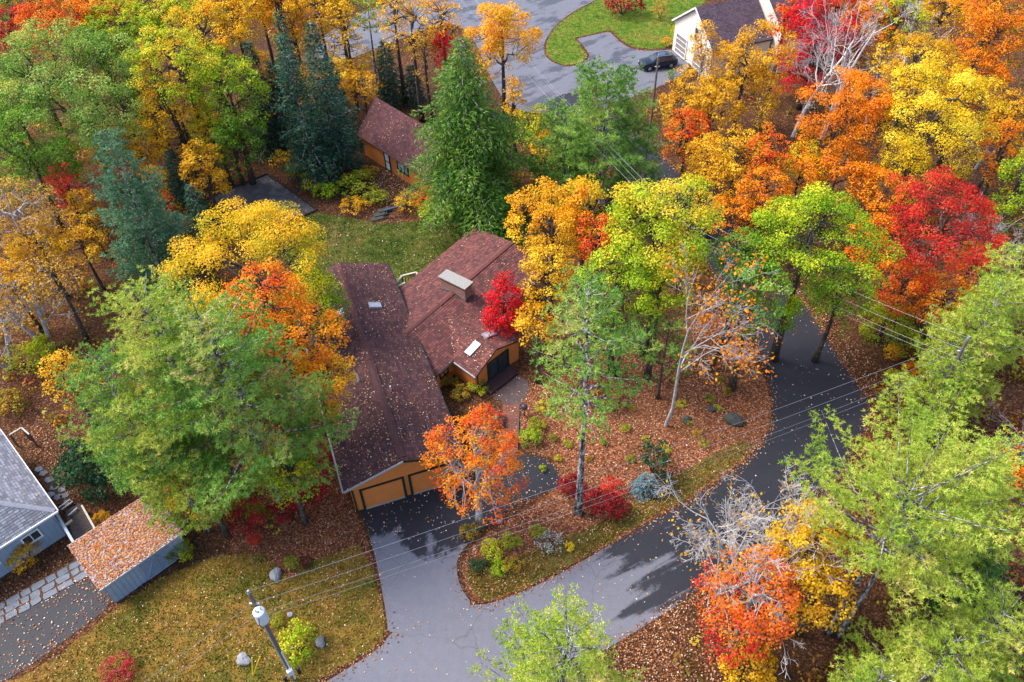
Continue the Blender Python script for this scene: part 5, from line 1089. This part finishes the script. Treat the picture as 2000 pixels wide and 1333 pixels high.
# ------------------------------------------------------------------ grass blades on the lawns
for nm_, px_, dn_, mt_, lb_ in (('front_grass', fl_px, 75, 'grass', 'short golden-green grass of the front lawn'), ('back_grass', lawn_px, 40, 'greengrass', 'short green grass of the back lawn'), ('verge_grass', verge_px, 90, 'grass', 'dry grass of the street verge'), ('upper_grass', ul_px, 14, 'greengrass', 'green grass of the upper lawn')):
    gpt = not_in(scatter(px_, dn_, .0), HARD); gpt = gpt[(gpt[:, 1] > 11) & (np.abs(gpt[:, 0]) < 75)]; n_ = len(gpt)
    dv_ = RG.normal(size=(n_, 3)) * .5 + np.array([0, 0, .75]); dv_ /= np.linalg.norm(dv_, axis=1, keepdims=True); sv2 = np.cross(dv_, sph(RG, n_)); sv2 /= np.linalg.norm(sv2, axis=1, keepdims=True)
    ln_ = RG.uniform(.10, .24, (n_, 1)); wd_ = .05
    v = np.stack([gpt - sv2 * wd_, gpt + sv2 * wd_, gpt + dv_ * ln_], 1).reshape(-1, 3); v[:, 2] = np.maximum(v[:, 2], .008)
    tag(link(bpy.data.objects.new(nm_, mesh_np(nm_, v, np.arange(3 * n_).reshape(n_, 3), [LEAF[mt_]()], {'leaf': np.repeat(RG.random(n_), 3), 'clump': np.repeat(RG.random(n_), 3), 'hgt': np.zeros(3 * n_)}))), lb_, 'grass', kind='stuff')

# ------------------------------------------------------------------ fallen leaves
def leaf_stuff(name, pts, nrm, size, mat, label):
    n = len(pts); v, f = leaf_quads(pts, nrm + RG.normal(size=(n, 3)) * .28, size, RG, .8, .3)
    at = {'leaf': np.repeat(RG.random(n), 4), 'clump': np.repeat(RG.random(n), 4), 'hgt': np.zeros(4 * n)}
    return tag(link(bpy.data.objects.new(name, mesh_np(name, v, f, [mat], at))), label, 'leaves', kind='stuff')
def flat(p): return np.tile(np.array([0, 0, 1.]), (len(p), 1))
island_px = [(1015, 790), (1035, 750), (1110, 735), (1200, 660), (1420, 600), (1480, 720), (1500, 800), (1490, 850), (1420, 920), (1250, 1010), (1110, 1080), (965, 1168), (925, 1165), (900, 1110), (930, 1055), (1105, 950), (1085, 900), (1050, 880), (1012, 880)]
strip_px = [(1548, 560), (1600, 600), (1660, 660), (1720, 720), (1765, 780), (1705, 790), (1660, 735), (1620, 670)]
low_px = [(1180, 1270), (1320, 1190), (1420, 1120), (1480, 1200), (1500, 1420), (1050, 1420)]
leftbed_px = [(640, 880), (680, 970), (720, 1060), (700, 1130), (560, 1130), (420, 1080), (520, 950)]
nbed_px = [(60, 840), (110, 820), (170, 900), (180, 1000), (130, 980), (70, 900), (40, 850)]
nyard_px = [(-20, 1130), (60, 1060), (125, 1035), (150, 1070), (165, 1095), (60, 1150), (-30, 1200)]
court_bed = [(880, 740), (925, 750), (960, 775), (985, 790), (980, 890), (900, 880), (870, 800)]
gbed = [(545, 320), (700, 300), (815, 370), (790, 410), (735, 430), (620, 410)]
lit = [not_in(scatter(island_px, 34, .02), [drive_w, street_w]), scatter(strip_px, 90, .02), not_in(scatter(low_px, 80, .02), [street_w]), not_in(scatter(leftbed_px, 34, .02), [drive_w] + FOOT), not_in(scatter(nbed_px, 50, .02), FOOT), not_in(scatter(nyard_px, 18, .02), FOOT), scatter(court_bed, 16, .02), not_in(scatter(gbed, 9, .02), FOOT), not_in(scatter(fl_px, 14, .02), HARD), not_in(scatter(ndrive_px, 30, .03), FOOT)]
def edge_leaves(w, per_m, sd, skip=None):
    out = []
    for i in range(len(w)):
        a, b = w[i], w[(i + 1) % len(w)]; L = np.linalg.norm(b - a)
        if a[1] < 12 or abs(a[0]) > 80: continue
        n = int(L * per_m + RG.random()); t = RG.random(n)[:, None]; p = a + (b - a) * t; d = (b - a) / max(L, 1e-6); nr = np.array([-d[1], d[0], 0]); out.append(p + nr * RG.normal(size=(n, 1)) * sd)
    return np.concatenate(out)
ed = np.concatenate([not_in(edge_leaves(street_w, 55, .28), [drive_w, upper_w]), not_in(edge_leaves(drive_w, 16, .25), [street_w]), not_in(edge_leaves(upper_w, 12, .3), [street_w]), edge_leaves(ulawn_w, 14, .22), edge_leaves(ndrive_w, 14, .3), edge_leaves(court_w, 10, .25), edge_leaves(lawn_w, 8, .4)])
ed = not_in(ed, FOOT); ed[:, 2] = .03
def patchy(p, lo=.25):
    n = np.sin(p[:, 0] * .9 + 1.3 * np.sin(p[:, 1] * .7)) + np.sin(p[:, 1] * 1.1 + 1.7 * np.sin(p[:, 0] * .5)) + .7 * np.sin(p[:, 0] * 2.7 + p[:, 1] * 2.1)
    return p[RG.random(len(p)) < lo + (1 - lo) / (1 + np.exp(-1.6 * n))]
LT = np.concatenate([patchy(q) for q in lit] + [patchy(ed, .4)]); LT[:, 2] += RG.uniform(0, .05, len(LT))
leaf_stuff('fallen_leaves', LT, flat(LT), .10, LEAF['litter'](), 'red-brown fallen leaves drifted over beds, verges and lawn')
pal = [scatter(street_px, 1.5, .03), scatter(up_px, .35, .03), not_in(scatter([(690, 975), (880, 900), (1090, 900), (1095, 950), (930, 1045), (880, 1060), (740, 1060)], 5., .035), FOOT), scatter(drive_px, .6, .035), scatter(court_px, 2.2, .03), not_in(scatter(lawn_px, 3.2, .03), FOOT), not_in(scatter(fl_px, 2.2, .03), HARD), scatter(ul_px, .6, .03), not_in(scatter(island_px, 2.2, .05), [drive_w, street_w]), scatter(ndrive_px, 3, .05), scatter(strip_px, 6, .06), not_in(scatter(low_px, 10, .06), [street_w]), scatter([(960, 770), (1012, 733), (1035, 765), (1010, 880), (978, 890)], 5, .04), not_in(scatter([(725, 350), (760, 330), (815, 375), (790, 405), (755, 410)], 26, .03), FOOT)]
PL = np.concatenate(pal); PL[:, 2] += RG.uniform(0, .02, len(PL))
leaf_stuff('pale_fallen_leaves', PL, flat(PL), .095, LEAF['palelitter'](), 'pale cream and pink fallen leaves scattered over pavement and lawns')
rp_, rn_ = [], []
for poly, dns in ROOFS:
    poly = [np.asarray(p, float) for p in poly]; n_, off = plane(poly[0], poly[1], poly[2]); e = poly[1] - poly[0]; e /= np.linalg.norm(e); u = np.cross(n_, e)
    p2 = np.array([[float((p - poly[0]) @ e), float((p - poly[0]) @ u)] for p in poly]); lo, hi = p2.min(0), p2.max(0); N = int((hi - lo).prod() * dns)
    q = RG.uniform(lo, hi, (N, 2))
    if dns > 4: # leaves gather in drifts
        c_ = RG.uniform(lo, hi, (max(3, N // 25), 2)); k = RG.random(N) < .45; q[k] = c_[RG.integers(len(c_), size=k.sum())] + RG.normal(size=(k.sum(), 2)) * .35
    q = q[in_poly(q, p2)]; w3_ = poly[0] + q[:, :1] * e + q[:, 1:2] * u + n_ * .05
    rp_.append(w3_); rn_.append(np.tile(n_, (len(w3_), 1)))
rp_ = np.concatenate(rp_); rn_ = np.concatenate(rn_)
# not on roof planes that run on below another roof
hide = in_poly(rp_, [fl, fr, br_, bl]) & (rp_[:, 2] < np.minimum((gp[1] - rp_[:, 0] * gp[0][0] - rp_[:, 1] * gp[0][1]) / gp[0][2], (gpl[1] - rp_[:, 0] * gpl[0][0] - rp_[:, 1] * gpl[0][1]) / gpl[0][2]) - .05)
rp_, rn_ = rp_[~hide], rn_[~hide]
shed_k = in_poly(rp_, [s1_, s2_, s3_, s4_])
leaf_stuff('leaves_on_roofs', rp_[~shed_k], rn_[~shed_k], .092, LEAF['rooflitter'](), 'pale leaves scattered over the shingle roofs')
leaf_stuff('leaves_on_shed_roof', rp_[shed_k], rn_[shed_k], .11, LEAF['rustlitter'](), 'thick rusty leaves covering the shed roof')
print('leaves', len(LT), len(PL), len(rp_))

# ------------------------------------------------------------------ poles, wires
POLE = plain('pole_wood', (.16, .13, .12), .9, .25, 5.); WIRE = plain('wire_aluminium', (.36, .36, .40), .4, .1, 4., .5); ZINC = plain('transformer_grey', (.62, .66, .72), .45, .08, 3.)
def utility_pole(p, H, label, gear=False):
    e = empty('utility_pole', (p[0], p[1], 0), label, 'utility pole'); b = np.array([p[0], p[1], 0.])
    MB().tube([b - ZU * .0, b + ZU * H * .5, b + ZU * H], [.13, .12, .10], 10).build('post', POLE, e, smooth=False)
    MB().tube([b + ZU * H, b + ZU * (H + .12), b + ZU * (H + .3)], [.05, .09, .06], 8).build('insulator', plain('porcelain', (.30, .31, .33), .4), e)
    MB().bar(b + ZU * (H - 1.0) + np.array([-.25, 0, 0]), b + ZU * (H - 1.0) + np.array([.25, 0, 0]), .07, .07).build('bracket', ZINC, e)
    if gear:
        tc = -b / np.linalg.norm(b); sdv = np.cross(tc, ZU)
        t = b + tc * .46 + ZU * (H - 2.1)
        tf = MB().tube([t, t + ZU * .06, t + ZU * .95, t + ZU * 1.02, t + ZU * 1.1], [.26, .31, .31, .29, .14], 16).build('transformer', ZINC, e)
        for s in (-.12, .12): MB().tube([t + sdv * s + ZU * 1.05, t + sdv * s + ZU * 1.35], [.05, .03], 8).build('bushing', WHITE, tf)
        for z in (.25, .75): MB().bar(t - tc * .3 + ZU * z, b + ZU * (H - 2.1 + z), .1, .06).build('mount', LEAD, tf)
        MB().tube([b + tc * .2 + sdv * .1 + ZU * 1.2, b + tc * .2 + sdv * .1 + ZU * (H - 2.6)], .035, 6).build('conduit', GUTTER, e)
        MB().tube([b + tc * .17 - sdv * .08 + ZU * .3, b + tc * .17 - sdv * .08 + ZU * 3.8], .05, 6).build('conduit', ZINC, e)
        MB().box(b + tc * .32 + ZU * 1.6, (.34, .22, .5), [sdv, tc, ZU]).build('meter_box', ZINC, e, bevel=.02)
        for s in (-.42, .40): MB().box(b + tc * .26 + sdv * s + ZU * 1.1, (.2, .2, .62), [sdv, tc, ZU]).build('cable_box', BLACK, e, bevel=.02)
        MB().tube([b + tc * .5 + ZU * (H - .9), b + tc * .9 + sdv * .25 + ZU * (H - 1.5), b + tc * .75 + sdv * .15 + ZU * (H - 2.3), b + tc * .2 + ZU * (H - 2.6)], .02, 5).build('jumper', BLACK, e)
    return e
pp1 = P(487, 1160, 10.2); utility_pole(pp1, 10.2, 'wooden utility pole with grey transformer on the front lawn', True)
pp2 = P(1890, 664, 10.); utility_pole(pp2, 10., 'wooden utility pole standing among the light green pines')
pp3 = P(1286, 112, 9.5); utility_pole(pp3, 9.5, 'wooden utility pole in front of the parked car')
pp4 = P(1300, 395, 9.6); utility_pole(pp4, 9.6, 'wooden utility pole hidden in the lime maples')
def wire(a, b, sag, label, group, r=.02):
    a = np.asarray(a, float); b = np.asarray(b, float); n = 20; pts = []
    for i in range(n + 1):
        t = i / n; pts.append(a + (b - a) * t - ZU * sag * 4 * t * (1 - t))
    e = MB().tube(pts, r * .45, 4, False).build('power_line', WIRE); return tag(e, label, 'wire', group)
def atz(p, z, off=(0, 0)): return np.array([p[0] + off[0], p[1] + off[1], z])
wire(atz(pp1, 10.45), atz(pp2, 10.25), .5, 'topmost power line crossing from the transformer pole over the island', None, .022)
for z, s, o in ((9.1, .6, .16), (8.0, .7, .17), (7.5, .8, .17)): wire(atz(pp1, z, (.05, .12)), atz(pp2, z, (-.1, -.05)), s, 'lower power line crossing from the transformer pole over the island', 'lower lines over the island', .02 if z > 8.5 else .017)
d_ = P(290, 1335, 8.8) - atz(pp1, 8.8); d_ = d_ / np.linalg.norm(d_)
for z in (9.3, 8.2): wire(atz(pp1, z, (-.1, -.05)), atz(pp1, z - .1) + d_ * 32, .4, 'power line running from the transformer pole across the front lawn', 'lines over the front lawn', .018)
for z in (10.2, 9.2, 8.4, 8.0): wire(atz(pp2, z - .05), atz(pp4, z - .5), .5, 'power line running from the pines past the wide red maple', 'lines past the red maple', .016)
far_p = P(905, -25, 9.5)
for z, o in ((9.6, 0), (8.9, .35), (8.3, -.3)): wire(atz(pp4, z), atz(far_p, z, (o * 2, 0)), .5, 'power line crossing the upper street', 'lines over the upper street', .02)

# ------------------------------------------------------------------ the parked car
def car(ctr, az, label):
    e = empty('car', ctr, label, 'car', rz=math.radians(az))
    PAINT = plain('dark_blue_paint', (.012, .018, .035), .18, .1, 1., .3, .7); RUB = plain('tyre_rubber', (.012, .012, .013), .8, .1); RIM = plain('alloy_rim', (.35, .36, .38), .3, .1, 4., .8)
    # sections along x: (x, half width, sill z, belt z, roof z, roof half width)
    sec = [(-2.33, .72, .42, .72, .74, .62), (-2.22, .84, .28, .88, .92, .76), (-1.7, .91, .24, .98, 1.06, .80), (-1.05, .93, .24, 1.02, 1.12, .82), (-.55, .94, .24, 1.04, 1.44, .68), (.0, .94, .24, 1.05, 1.63, .66), (.8, .94, .24, 1.06, 1.64, .65), (1.5, .93, .24, 1.07, 1.56, .63), (1.95, .91, .26, 1.08, 1.34, .62), (2.2, .86, .30, 1.02, 1.10, .68), (2.32, .74, .45, .85, .90, .60)]
    mb = MB(); ring = []
    for x, hw, zs, zb, zr_, rw in sec:
        pts = [(-hw * .86, zs), (-hw, zs + .18), (-hw, zb - .12), (-hw * .97, zb), (-rw, zr_ - .05), (-rw * .8, zr_), (rw * .8, zr_), (rw, zr_ - .05), (hw * .97, zb), (hw, zb - .12), (hw, zs + .18), (hw * .86, zs)]
        ring.append([(x, y, z) for y, z in pts])
    n = 12
    vs = [p for r in ring for p in r]; fs = []
    for i in range(len(ring) - 1):
        for k in range(n): fs.append([i * n + k, i * n + (k + 1) % n, (i + 1) * n + (k + 1) % n, (i + 1) * n + k])
    fs.append(list(range(n))); fs.append([(len(ring) - 1) * n + k for k in range(n)][::-1]); mb.add(vs, fs)
    body = mb.build('body', PAINT, e, world=True, smooth=True)
    def lerp(a, b, t): return tuple(np.array(a) * (1 - t) + np.array(b) * t)
    def quadp(name, pts, mat, par, out=.012):
        c_ = np.mean(pts, 0); nv = np.cross(np.array(pts[1]) - pts[0], np.array(pts[2]) - pts[0]); nv /= np.linalg.norm(nv)
        if nv @ (c_ - np.array([0, 0, .9])) < 0: nv = -nv
        o = [np.array(p) + (c_ - p) * .05 + nv * out for p in pts]; i_ = [np.array(p) + (c_ - p) * .05 - nv * .02 for p in pts]
        MB().add(o + i_, [[0, 1, 2, 3], [7, 6, 5, 4], [0, 4, 5, 1], [1, 5, 6, 2], [2, 6, 7, 3], [3, 7, 4, 0]]).build(name, mat, par, world=True)
    for s in (3, 8):                # side windows between belt and roof
        t_ = 4 if s == 3 else 7
        for i, nm in ((4, 'window'), (5, 'window'), (6, 'window'), (7, 'window')): quadp(nm, [lerp(ring[i][s], ring[i][t_], .06), lerp(ring[i + 1][s], ring[i + 1][t_], .06), lerp(ring[i + 1][s], ring[i + 1][t_], .9), lerp(ring[i][s], ring[i][t_], .9)], GLASS, body)
    quadp('windshield', [ring[3][5], ring[3][6], ring[4][6], ring[4][5]], GLASS, body, .015); quadp('windshield', [ring[4][5], ring[4][6], lerp(ring[4][6], ring[5][6], .5), lerp(ring[4][5], ring[5][5], .5)], GLASS, body, .015)
    quadp('rear_window', [ring[7][5], ring[7][6], ring[8][6], ring[8][5]], GLASS, body, .015); quadp('sunroof', [lerp(ring[5][5], ring[5][6], .12), lerp(ring[5][6], ring[5][5], .12), lerp(ring[6][6], ring[6][5], .12), lerp(ring[6][5], ring[6][6], .12)], plain('sunroof_glass', (.04, .07, .14), .08, .1, 1., 0, .9), body)
    for sy in (-1, 1):
        MB().box((-2.2, sy * .62, .72), (.22, .34, .14)).build('headlight', plain('lamp_glass', (.7, .72, .75), .15, .05), e, world=True, bevel=.03); MB().box((2.22, sy * .66, .92), (.16, .30, .14)).build('tail_light', plain('tail_red', (.35, .01, .01), .2, .1), e, world=True, bevel=.03)
        MB().box((-.62, sy * 1.02, 1.05), (.12, .2, .14)).build('mirror', PAINT, e, world=True, bevel=.03)
        MB().bar((-.5, sy * .62, 1.66), (1.4, sy * .60, 1.62), .04, .04).build('roof_rail', GUTTER, e, world=True)
        for x in (-1.42, 1.38):
            w_ = MB(); w_.tube([(x, sy * .72, .36), (x, sy * .74, .36), (x, sy * .93, .36), (x, sy * .95, .36)], [.30, .36, .36, .30], 20); wo2 = w_.build('wheel', RUB, e, world=True, smooth=False)
            MB().tube([(x, sy * .94, .36), (x, sy * .965, .36)], [.235, .20], 16).build('rim', RIM, wo2, world=True)
            MB().tube([(x, sy * .80, .38), (x, sy * .938, .38)], [.42, .42], 20).build('wheel_arch', BLACK, body, world=True)
    MB().box((-2.31, 0, .50), (.08, 1.1, .22)).build('grille', BLACK, e, world=True, bevel=.02); MB().box((2.33, 0, .62), (.04, .5, .12)).build('number_plate', WHITE, e, world=True)
    return e
car(P(1284, 131), 14, 'dark blue hatchback parked in front of the cream garage')

# ------------------------------------------------------------------ small things
def boulder(x, y, r, label, seed, mat=None, flat_=.65):
    p = P(x, y); bm = bmesh.new(); bmesh.ops.create_icosphere(bm, subdivisions=3, radius=1.)
    rg = np.random.default_rng(seed); ds = sph(rg, 14); am = rg.uniform(-.3, .3, 14)
    for v_ in bm.verts:
        n_ = np.array(v_.co); k = 1 + sum(a * max(0, float(n_ @ d)) ** 4 for a, d in zip(am, ds)); k += .06 * math.sin(9 * n_[0] + 7 * n_[1] + 5 * n_[2]) + rg.normal() * .03
        v_.co = Vector((n_[0] * k * r, n_[1] * k * r * .8, n_[2] * k * r * flat_))
    me = bpy.data.meshes.new('boulder'); bm.to_mesh(me); bm.free(); me.materials.append(mat or STONE)
    o = link(bpy.data.objects.new('boulder', me)); o.location = (p[0], p[1], r * flat_ * .55); o.rotation_euler = (0, 0, seed); return tag(o, label, 'boulder')
DST = plain('mossy_stone', (.06, .062, .055), .95, .3, 4.)
boulder(1434, 824, .62, 'large dark mossy boulder at the island edge', 3, DST); boulder(1340, 822, .4, 'small dark boulder beside the silver leafless tree', 4, DST); boulder(1390, 800, .3, 'little stone behind the large mossy boulder', 12, DST); boulder(540, 1125, .42, 'pale grey boulder on the front lawn', 5); boulder(480, 1291, .42, 'dark grey boulder beside the yellow markers', 6); boulder(627, 1255, .35, 'grey stone at the edge of the pole bush', 8); boulder(567, 1202, .2, 'small pale stone behind the pole bush', 9); boulder(866, 408, .5, 'flat dark boulder under the hemlock', 10, DST); boulder(975, 1020, .2, 'small stone at the driveway edge', 13)
YEL = plain('yellow_plastic', (.80, .50, .02), .5, .05)
mk = empty('guy_marker', P(494, 1320), 'pair of yellow guy-wire markers forming a V on the lawn', 'marker')
for x, y in ((492, 1284), (508, 1282)): b_ = P(494, 1320); q = P(x, y, 1.7); MB().tube([b_, b_ + (q - b_) * .98], .035, 6).build('rod', YEL, mk)
mbx = empty('mailbox', P(1758, 775), 'small teal mailbox on a white post at the roadside leaf strip', 'mailbox'); b_ = P(1758, 775)
MB().box(b_ + ZU * .5, (.1, .1, 1.0)).build('post', WHITE, mbx); TEAL = plain('teal_metal', (.02, .20, .18), .5, .1)
bx_ = MB(); 
for k in range(9): pass
prof = [(-.13, 0), (.13, 0), (.13, .16), (.09, .25), (0, .29), (-.09, .25), (-.13, .16)]
vs_ = [b_ + np.array([x, -.28, 1.0 + z]) for x, z in prof] + [b_ + np.array([x, .28, 1.0 + z]) for x, z in prof]; n_ = len(prof)
MB().add(vs_, [list(range(n_)), [n_ + i for i in range(n_)][::-1]] + [[i, n_ + i, n_ + (i + 1) % n_, (i + 1) % n_] for i in range(n_)]).build('box', TEAL, mbx)
# garden handrail and stone steps below the cottage
hr = empty('handrail', P(770, 420), 'dark blue metal handrail beside the garden steps', 'handrail'); h_a, h_b = P(752, 411, .95), P(788, 401, .95)
NAVY = plain('navy_metal', (.05, .09, .13), .5, .15); MB().bar(h_a, h_b, .16, .09).build('rail', NAVY, hr)
for q in (h_a, h_b): MB().bar(q * np.array([1, 1, 0]), q, .1, .1, up=(1, 0, 0)).build('post', NAVY, hr)
stp = empty('garden_steps', P(742, 424), 'grey stone garden steps beside the handrail', 'steps')
for i, (x, y) in enumerate(((737, 428), (744, 421), (752, 414))): c = P(x, y); MB().box(c + ZU * (.06 + .05 * i), (1.3, .55, .12 + .1 * i), [dirv(20), dirv(110), ZU]).build('step', DST, stp, bevel=.03)
# flagged path of the neighbour
fpx = [(-25, 1195), (150, 1092), (172, 1098), (172, 1122), (-25, 1232)]
fpath, _ = sheet('flagstone_path', fpx, plain('path_bed', (.10, .05, .03), .95, .3, 6.), .02, 0)
pA, pB = P(-25, 1214), P(168, 1107); fd = (pB - pA) / np.linalg.norm(pB - pA); fs_ = np.array([-fd[1], fd[0], 0]); LFp = np.linalg.norm(pB - pA); rq = random.Random(11)
x_ = [0, 0, 0]
for row in range(3):
    s = rq.uniform(0, .3)
    while s < LFp:
        l_ = rq.uniform(.5, 1.0); o_ = (row - 1) * .52; c = pA + fd * (s + l_ / 2) + fs_ * (o_ + rq.uniform(-.03, .03)); n_ = 8; poly = []
        for k in range(n_):
            a = 6.283 * (k + rq.uniform(-.2, .2)) / n_; q = max(abs(math.cos(a)), abs(math.sin(a))); poly.append(c + fd * math.cos(a) / q * l_ * .48 * rq.uniform(.9, 1) + fs_ * math.sin(a) / q * .25 * rq.uniform(.88, 1))
        MB().prism(poly, .01, .05 + rq.uniform(0, .02)).build('flagstone', FLAG, fpath); s += l_ + .03
spath, _ = sheet('stepping_path', [(70, 905), (95, 915), (135, 960), (140, 985), (110, 985), (85, 945)], plain('path_bed', (.10, .05, .03), .95, .3, 6.), .006, 0)
for x, y in ((76, 917), (86, 925), (96, 938), (107, 953), (121, 957), (99, 967), (127, 969), (113, 972), (133, 983)):
    c = P(x, y); poly = [c + np.array([math.cos(a), math.sin(a) * .8, 0]) * .33 * rq.uniform(.8, 1.15) for a in np.linspace(.3, 6.0, 6)]; MB().prism(poly, 0, .06).build('flagstone', STONE, spath)
# timber edging of the parking court
for k, (a, b) in enumerate((((522, 341), (619, 411)), ((522, 341), (430, 378)), ((619, 412), (560, 436)))):
    tag(strip(P(*a) + ZU * .07, P(*b) + ZU * .07, .16, .18, 'timber_edging', plain('dark_timber', (.035, .028, .025), .9, .3, 5.), None), ['long dark timber edging between parking court and cottage garden', 'dark timber edging at the wooded end of the parking court', 'dark timber edging between parking court and back lawn'][k], 'edging')
# wooden frame behind the grey house
wf = empty('wooden_frame', P(45, 862), 'open wooden post frame behind the grey house', 'frame'); tps = [P(19, 850, 1.4), P(42, 836, 1.4), P(57, 849, 1.4)]
for a, b in zip(tps, tps[1:]): MB().bar(a, b, .1, .1).build('rail', WOODL, wf)
for q in tps: MB().bar(q * np.array([1, 1, 0]), q - ZU * .02, .1, .1, up=(1, 0, 0)).build('post', WOODG, wf)
# globe lamp, bench and garden ornament by the brick walk
gl_ = empty('garden_lamp', P(1024, 812), 'dark globe garden lamp at the end of the brick walk', 'lamp'); b_ = P(1024, 812); MB().tube([b_, b_ + ZU * .75], .04, 8).build('post', BLACK, gl_)
MB().tube([b_ + ZU * (1.0 + .25 * math.sin(a)) for a in np.linspace(-1.5, 1.5, 9)], [.02 + .24 * math.cos(a) for a in np.linspace(-1.5, 1.5, 9)], 12).build('globe', plain('smoked_glass', (.05, .05, .08), .15, .1), gl_, smooth=True)
bn = empty('garden_bench', P(980, 828), 'narrow dark wooden bench beside the brick walk', 'bench'); ba, bb = P(978, 812), P(979, 838); bd = (bb - ba) / np.linalg.norm(bb - ba); bs = np.cross(bd, ZU)
for k in range(3): MB().bar(ba + ZU * .45 + bs * (k - 1) * .13, bb + ZU * .45 + bs * (k - 1) * .13, .11, .04).build('slat', LAND, bn)
for q in (ba + bd * .1, bb - bd * .1):
    for s_ in (-.14, .14): MB().bar(q + bs * s_, q + bs * s_ + ZU * .44, .06, .06, up=(1, 0, 0)).build('leg', LAND, bn)
go = empty('planter', P(969, 824), 'pale green potted plant beside the narrow bench', 'planter'); b_ = P(969, 824)
MB().tube([b_, b_ + ZU * .05, b_ + ZU * .35, b_ + ZU * .4], [.14, .15, .21, .21], 12).build('pot', CONC, go)
lq = sph(RG, 160); v, f = leaf_quads(b_ + ZU * .55 + lq * np.array([.26, .26, .22]), lq, .12, RG); v = v - b_.astype(np.float32); link(bpy.data.objects.new('foliage', mesh_np('foliage', v, f, [LEAF['palegreen']()], {'leaf': np.repeat(RG.random(160), 4), 'clump': np.repeat(RG.random(160), 4), 'hgt': np.zeros(640)})), go)
# garden cart by the grey house wall
ct = empty('garden_cart', P(16, 1108), 'teal bin with white rails against the grey house wall', 'bin'); b_ = P(16, 1108)
MB().box(b_ + ZU * .42, (.62, .55, .7), [nf, ns, ZU]).build('bin', TEAL, ct, bevel=.04)
for s_ in (-.4, .4): MB().box(b_ + nf * s_ + ZU * .45, (.1, .62, .12), [nf, ns, ZU]).build('rail', WHITE, ct)
for s_ in (-.4, .4):
    for t_ in (-.25, .25): MB().bar(b_ + nf * s_ + ns * t_, b_ + nf * s_ + ns * t_ + ZU * .42, .06, .06, up=(1, 0, 0)).build('leg', WHITE, ct)
